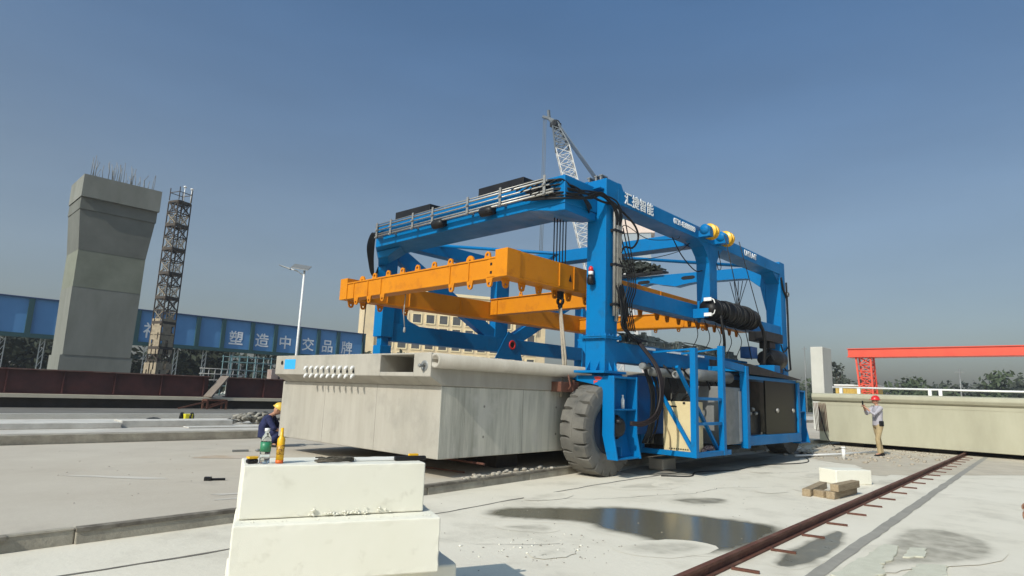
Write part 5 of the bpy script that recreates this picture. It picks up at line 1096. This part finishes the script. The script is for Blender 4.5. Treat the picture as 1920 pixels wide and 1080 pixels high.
def hand(nodes, edges, wrist, palm_dir, spread_dir, key, curl):
    pd = Vector(palm_dir).normalized(); sp = Vector(spread_dir).normalized(); n = pd.cross(sp); w = Vector(nodes[wrist][0]); pm = w + pd * .055
    nodes[key + "palm"] = (tuple(pm), (.034, .017)); edges.append((wrist, key + "palm"))
    for i, ln in enumerate((.065, .075, .07, .055)):
        kb_ = pm + pd * .035 + sp * (.026 - .0175 * i); m1 = kb_ + (pd * math.cos(curl) + n * math.sin(curl)) * ln * .55; m2 = m1 + (pd * math.cos(curl * 2.1) + n * math.sin(curl * 2.1)) * ln * .5
        for j, (q, r) in enumerate(((kb_, .0095), (m1, .0085), (m2, .0075))): nodes[f"{key}f{i}{j}"] = (tuple(q), r)
        edges += [(key + "palm", f"{key}f{i}0"), (f"{key}f{i}0", f"{key}f{i}1"), (f"{key}f{i}1", f"{key}f{i}2")]
    t0 = w + pd * .03 + sp * .03; t1 = t0 + (pd * .7 + sp * .7 + n * .3).normalized() * .035; t2 = t1 + (pd + n * .5).normalized() * .03
    for j, (q, r) in enumerate(((t0, .012), (t1, .010), (t2, .0085))): nodes[f"{key}t{j}"] = (tuple(q), r)
    edges += [(wrist, key + "t0"), (key + "t0", key + "t1"), (key + "t1", key + "t2")]
def person(label, loc, ang, J, shirt, trousers, helmet=None, sleeve=1.0, hair=None, shoe=BLACK, group=None, headdir=(1, 0, 0), neckdir=(0, 0, 1), curl=.5):
    root = thing("person", label, "person", loc, group); X = Matrix.Translation(loc) @ Matrix.Rotation(ang, 4, 'Z')
    N = {}; E_ = []
    rad = dict(pelvis=(.10, .085), spine=(.095, .08), chest=(.10, .075), neck=.052, head0=.05, hipL=.07, hipR=.07, kneeL=.048, kneeR=.048, ankL=.036, ankR=.036, toeL=.032, toeR=.032, shL=.05, shR=.05, elL=.04, elR=.04, wrL=.027, wrR=.027)
    for k, v in J.items():
        if k in rad: N[k] = (tuple(v), rad[k])
    E_ = [("pelvis", "spine"), ("spine", "chest"), ("chest", "neck"), ("neck", "head0")]
    for s in "LR": E_ += [("pelvis", "hip" + s), ("hip" + s, "knee" + s), ("knee" + s, "ank" + s), ("ank" + s, "toe" + s), ("chest", "sh" + s), ("sh" + s, "el" + s), ("el" + s, "wr" + s)]
    for s in "LR":
        pd = Vector(J["wr" + s]) - Vector(J["el" + s]); sd = J.get("thumb" + s, (1, 0, 0)); sd = Vector(sd) - pd.normalized() * Vector(sd).dot(pd.normalized()); hand(N, E_, "wr" + s, pd, sd, "h" + s, J.get("curl" + s, curl) * (1 if s == "L" else -1))
    me = skin(N, E_, "pelvis")
    # head with brow, nose, jaw and ears joined to the same mesh
    f = Vector(headdir).normalized(); u = (Vector(neckdir) - f * Vector(neckdir).dot(f)).normalized(); l = u.cross(f); hc = Vector(J["head0"]) + u * .085
    bm = bmesh.new(); bm.from_mesh(me); hv = bmesh.ops.create_uvsphere(bm, u_segments=20, v_segments=16, radius=1)["verts"]
    for v in hv:
        x, y, z = v.co; jaw = 1 - .28 * max(0, -z); x2 = x * .097 * (1 - .12 * max(0, -z)); y2 = y * .074 * jaw; z2 = z * .122
        if x > .8 and abs(y) < .3 and -.45 < z < .1: x2 += .020
        if x > .6 and .12 < z < .32 and abs(y) < .55: x2 -= .006
        v.co = hc + f * x2 + l * y2 + u * z2
    for sd in (-1, 1):
        ev = bmesh.ops.create_uvsphere(bm, u_segments=8, v_segments=6, radius=1)["verts"]
        for v in ev: v.co = hc + l * sd * (.074 + .010 * v.co.y) + f * (v.co.x * .018 - .005) + u * (v.co.z * .03 - .005)
    for fc in bm.faces: fc.smooth = True
    bm.to_mesh(me); bm.free(); mesh_obj("body", me, SKIN, root, X)
    eb = MB()
    for sd in (-1, 1): eb.ball(hc + f * .085 + l * sd * .032 + u * .012, .011, 8, 6)
    eb.build("eyes", BLACK, root, xf=X)
    mb_ = MB(); mb_.bar(hc + f * .090 + l * .024 - u * .062, hc + f * .090 - l * .024 - u * .062, .008, .010); mb_.build("mouth", mat("lips", (.30, .11, .09), .5) if "lips" not in bpy.data.materials else bpy.data.materials["lips"], root, xf=X)
    # clothing follows the joints: lofts fused into one surface
    V3 = lambda k: Vector(J[k]); lat = (V3("shL") - V3("shR")).normalized()
    def loft(b, secs, n=20):
        vs = []
        for i, (c, a_, d_, la) in enumerate(secs):
            q0, q1 = secs[max(i - 1, 0)][0], secs[min(i + 1, len(secs) - 1)][0]; t = (Vector(q1) - Vector(q0)).normalized(); la = (la - t * la.dot(t)).normalized(); fo = la.cross(t)
            vs += [Vector(c) + la * a_ * math.cos(2 * math.pi * k / n) + fo * d_ * math.sin(2 * math.pi * k / n) for k in range(n)]
        m_ = len(secs); b.add(vs, [(i * n + k, i * n + (k + 1) % n, (i + 1) * n + (k + 1) % n, (i + 1) * n + k) for i in range(m_ - 1) for k in range(n)] + [tuple(range(n))[::-1], tuple(range((m_ - 1) * n, m_ * n))], True)
    def fuse(name, b, m, vox=.014):
        o = b.build(name, m, root, 1e-6); o.modifiers.clear(); md = o.modifiers.new("fuse", 'REMESH'); md.mode = 'VOXEL'; md.voxel_size = vox; md.use_smooth_shade = True; sm = o.modifiers.new("soft", 'SMOOTH'); sm.factor = .5; sm.iterations = 4
        bpy.context.view_layer.update(); me = bpy.data.meshes.new_from_object(o.evaluated_get(bpy.context.evaluated_depsgraph_get())); bpy.data.objects.remove(o)
        for pf in me.polygons: pf.use_smooth = True
        return mesh_obj(name, me, m, root, X)
    pe, sp_, ch, nk = V3("pelvis"), V3("spine"), V3("chest"), V3("neck"); sm_ = (V3("shL") + V3("shR")) / 2; dn = (pe - sp_).normalized()
    b = MB(); loft(b, [(pe + dn * .07, .185, .135, lat), (pe, .182, .132, lat), (sp_, .172, .125, lat), (ch - (ch - sp_) * .2, .188, .132, lat), (ch.lerp(sm_, .75), .175, .105, lat), (sm_.lerp(nk, .55), .09, .075, lat), (nk - (nk - sm_) * .12, .066, .064, lat)])
    for s in "LR":
        e0, e1, e2 = V3("sh" + s), V3("el" + s), V3("wr" + s); fx = Vector((1, .2, .1)); k1 = min(1, sleeve)
        secs = [(e0.lerp(sm_, .35), .075, .075, fx), (e0, .080, .078, fx), (e0.lerp(e1, .5 * k1), .066, .066, fx), (e0.lerp(e1, k1), .062, .06, fx)]
        if sleeve > 1: secs += [(e1.lerp(e2, sleeve - 1), .05, .048, fx)]
        loft(b, secs, 14)
    fuse("shirt", b, shirt)
    b = MB(); hl = (V3("hipL") - V3("hipR")).normalized(); hm = (V3("hipL") + V3("hipR")) / 2
    loft(b, [(pe + (sp_ - pe) * .35, .165, .118, lat), (pe, .172, .122, lat), (hm, .178, .128, hl), (hm + (hm - pe).normalized() * .06, .15, .11, hl)])
    for s in "LR":
        h_, k_, a_ = V3("hip" + s), V3("knee" + s), V3("ank" + s); fx = hl
        loft(b, [(h_.lerp(hm, .3) + (h_ - k_).normalized() * .05, .085, .09, fx), (h_, .095, .105, fx), (h_.lerp(k_, .5), .083, .088, fx), (k_, .066, .07, fx), (k_.lerp(a_, .5), .062, .064, fx), (k_.lerp(a_, .98), .058, .062, fx)], 16)
    fuse("trousers", b, trousers)
    for s in "LR":
        a = Vector(J["ank" + s]); t = Vector(J["toe" + s]); d = (t - a); d.z = 0; d.normalize(); z0 = min(a.z, t.z) - .035
        sh = MB(); q = Vector((-d.y, d.x, 0)); prof = [(-.075, .035, .08), (-.03, .04, .085), (.06, .045, .06), (.14, .043, .045), (.19, .025, .03)]
        ring = []
        for (dd, w_, h_) in prof:
            c0 = a + d * dd; c0.z = z0 - .0
            ring.append([c0 - q * w_, c0 + q * w_, c0 + q * w_ * .8 + Vector((0, 0, h_)), c0 - q * w_ * .8 + Vector((0, 0, h_))])
        vs = [v for rr in ring for v in rr]; fs = [(i * 4 + k, i * 4 + (k + 1) % 4, (i + 1) * 4 + (k + 1) % 4, (i + 1) * 4 + k) for i in range(len(ring) - 1) for k in range(4)] + [(0, 1, 2, 3), tuple(range(len(vs) - 4, len(vs)))]
        sh.add(vs, fs); sh.build("shoe", shoe, root, .01, xf=X)
    if helmet:
        hb = MB(); pts = []; n = 20
        for k in range(8):
            th = math.pi / 2 * k / 7
            for i in range(n):
                ph = 2 * math.pi * i / n; pts.append(hc + u * (.035 + .118 * math.sin(th)) + f * (.128 * math.cos(th) * math.cos(ph) - .004) + l * (.108 * math.cos(th) * math.sin(ph)))
        hb.add(pts, [(k * n + i, k * n + (i + 1) % n, (k + 1) * n + (i + 1) % n, (k + 1) * n + i) for k in range(7) for i in range(n)], True)
        br = []
        for i in range(n):
            ph = 2 * math.pi * i / n; e = .022 + (.04 if math.cos(ph) > .4 else 0); br.append(hc + u * .030 + f * ((.128 + e) * math.cos(ph)) + l * ((.108 + .018) * math.sin(ph)))
        hb.add(pts[:n] + br + [q - u * .008 for q in br] , [(i, (i + 1) % n, n + (i + 1) % n, n + i) for i in range(n)] + [(n + i, n + (i + 1) % n, 2 * n + (i + 1) % n, 2 * n + i) for i in range(n)], True)
        for sd in (-.03, 0, .03): hb.tube([hc + l * sd + f * (.12 * math.cos(t) - .004) + u * (.04 + .120 * math.sin(t)) for t in [math.pi * k / 10 for k in range(1, 10)]], .006, 5)
        hb.build("helmet", helmet, root, xf=X)
    elif hair:
        hb = MB(); n = 20; pts = []
        for k in range(9):
            th = math.pi * k / 13
            for i in range(n):
                ph = 2 * math.pi * i / n; fr_ = math.cos(ph); low_ = 1.0 if fr_ < .2 else .55
                t2 = th * low_; pts.append(hc + u * (.128 * math.cos(t2)) + f * (.104 * math.sin(t2) * fr_ - .006) + l * (.081 * math.sin(t2) * math.sin(ph)))
        hb.add(pts, [(k * n + i, k * n + (i + 1) % n, (k + 1) * n + (i + 1) % n, (k + 1) * n + i) for k in range(8) for i in range(n)], True); hb.build("hair", hair, root, xf=X)
    return root, X
# standing man taking a photograph
PAN = mat("tan_cotton", (.40, .31, .17), .9, c2=(.32, .24, .13), scale=9); SHT = mat("lavender_cotton", (.40, .385, .42), .9, c2=(.34, .325, .365), scale=9)
NAVY = mat("navy_cotton", (.010, .016, .075), .85, c2=(.008, .012, .05), scale=9); DTR = mat("dark_trousers", (.014, .018, .022), .85, c2=(.022, .026, .03), scale=8); PSH = mat("pale_blue_cotton", (.44, .48, .56), .9, c2=(.38, .42, .50), scale=8)
J = dict(pelvis=(0, 0, .98), spine=(.0, 0, 1.14), chest=(-.01, 0, 1.38), neck=(.0, 0, 1.53), head0=(.03, 0, 1.58), hipL=(0, .10, .92), hipR=(0, -.10, .92), kneeL=(.10, .11, .50), kneeR=(-.06, -.11, .50), ankL=(.06, .12, .08), ankR=(-.14, -.12, .08), toeL=(.2, .14, .04), toeR=(0, -.14, .04), shL=(0, .19, 1.45), shR=(0, -.19, 1.45), elL=(.22, .22, 1.24), elR=(.22, -.18, 1.26), wrL=(.38, .06, 1.44), wrR=(.38, -.04, 1.46), thumbL=(-.3, -.6, .6), thumbR=(-.3, .6, .6), curlL=.8, curlR=.8)
r_, X_ = person("standing man in a red helmet, pale shirt and tan trousers holding up a phone", (21.7, 5.02, 0), math.atan2(.72, -.69), J, SHT, PAN, helmet=RED, sleeve=1.5)
b = MB(); b.box(-.07, .07, .165, .215, .90, 1.06); b.build("pouch", BLACK, r_, .02, xf=X_)
b = MB(); b.box(.445, .455, -.01, .07, 1.50, 1.65); ph = b.build("phone", BLACK, None, .004, xf=X_); tag(ph, "black phone held up by the red-helmeted man", "phone")
# squatting worker at the girder's left end
J = dict(pelvis=(-.12, 0, .27), spine=(-.13, 0, .42), chest=(-.03, 0, .62), neck=(.05, 0, .71), head0=(.09, 0, .73), hipL=(-.08, .10, .24), hipR=(-.08, -.10, .24), kneeL=(.30, .17, .42), kneeR=(.30, -.17, .40), ankL=(.06, .15, .08), ankR=(.06, -.15, .08), toeL=(.20, .17, .04), toeR=(.20, -.17, .04), shL=(-.02, .19, .62), shR=(-.02, -.19, .62), elL=(.12, .26, .40), elR=(.14, -.25, .40), wrL=(.36, .14, .33), wrR=(.38, -.10, .31), thumbL=(0, -.5, .8), thumbR=(0, .5, .8))
person("squatting worker in navy overalls and a yellow helmet beside the near girder", (6.31, 13.40, .13), math.atan2(-.62, .78), J, NAVY, NAVY, helmet=mat("yellow_helmet", (.74, .50, .08), .4), sleeve=1.15, headdir=(.85, 0, -.5), neckdir=(.45, 0, .88))
# bystander at the right edge, back to us
J = dict(pelvis=(0, 0, .95), spine=(0, 0, 1.12), chest=(.0, 0, 1.34), neck=(.01, 0, 1.48), head0=(.03, 0, 1.53), hipL=(0, .10, .90), hipR=(0, -.10, .90), kneeL=(.03, .11, .49), kneeR=(.03, -.11, .49), ankL=(-.02, .12, .08), ankR=(-.02, -.12, .08), toeL=(.12, .15, .04), toeR=(.12, -.15, .04), shL=(0, .19, 1.41), shR=(0, -.19, 1.41), elL=(-.03, .25, 1.13), elR=(-.03, -.25, 1.13), wrL=(.05, .27, .89), wrR=(.05, -.27, .89), thumbL=(1, 0, 0), thumbR=(1, 0, 0))
person("bystander in a pale blue shirt and dark trousers at the right edge, seen from behind", (5.80, .20, 0), math.atan2(.80, .60), J, PSH, DTR, hair=mat("black_hair", (.012, .010, .009), .65, bump=.9, bscale=60), sleeve=.95, curl=.35)
# white bottle on the bracket shelf
WB = thing("water_bottle", "small clear bottle standing on the shelf of the near wheel bracket", "bottle", (10.06, 6.64, 1.27))
b = MB(); b.lathe((10.06, 6.64, 1.272), (0, 0, 1), [(0, .035), (.17, .035), (.21, .018), (.235, .016)], 14); b.build("bottle_body", mat("milky_plastic", (.62, .66, .66), .3), WB)
b = MB(); b.lathe((10.06, 6.64, 1.508), (0, 0, 1), [(0, .02), (.025, .02)], 12); b.build("cap", WHITE, WB)

# ------------------------------------------------------------------ thin haze over the whole site
b = MB(); b.box(-260, 320, -260, 320, -1.0, 60); hz = b.build("haze", mat("haze_air", (1, 1, 1))); hz["kind"] = "stuff"
hm_ = hz.data.materials[0]; hn = hm_.node_tree; hn.nodes.remove(hn.nodes["Principled BSDF"])
pv = hn.nodes.new("ShaderNodeVolumePrincipled"); pv.inputs["Color"].default_value = (.80, .86, .92, 1); pv.inputs["Density"].default_value = .0009; pv.inputs["Anisotropy"].default_value = .2
hn.links.new(pv.outputs[0], [n_ for n_ in hn.nodes if n_.type == 'OUTPUT_MATERIAL'][0].inputs["Volume"])
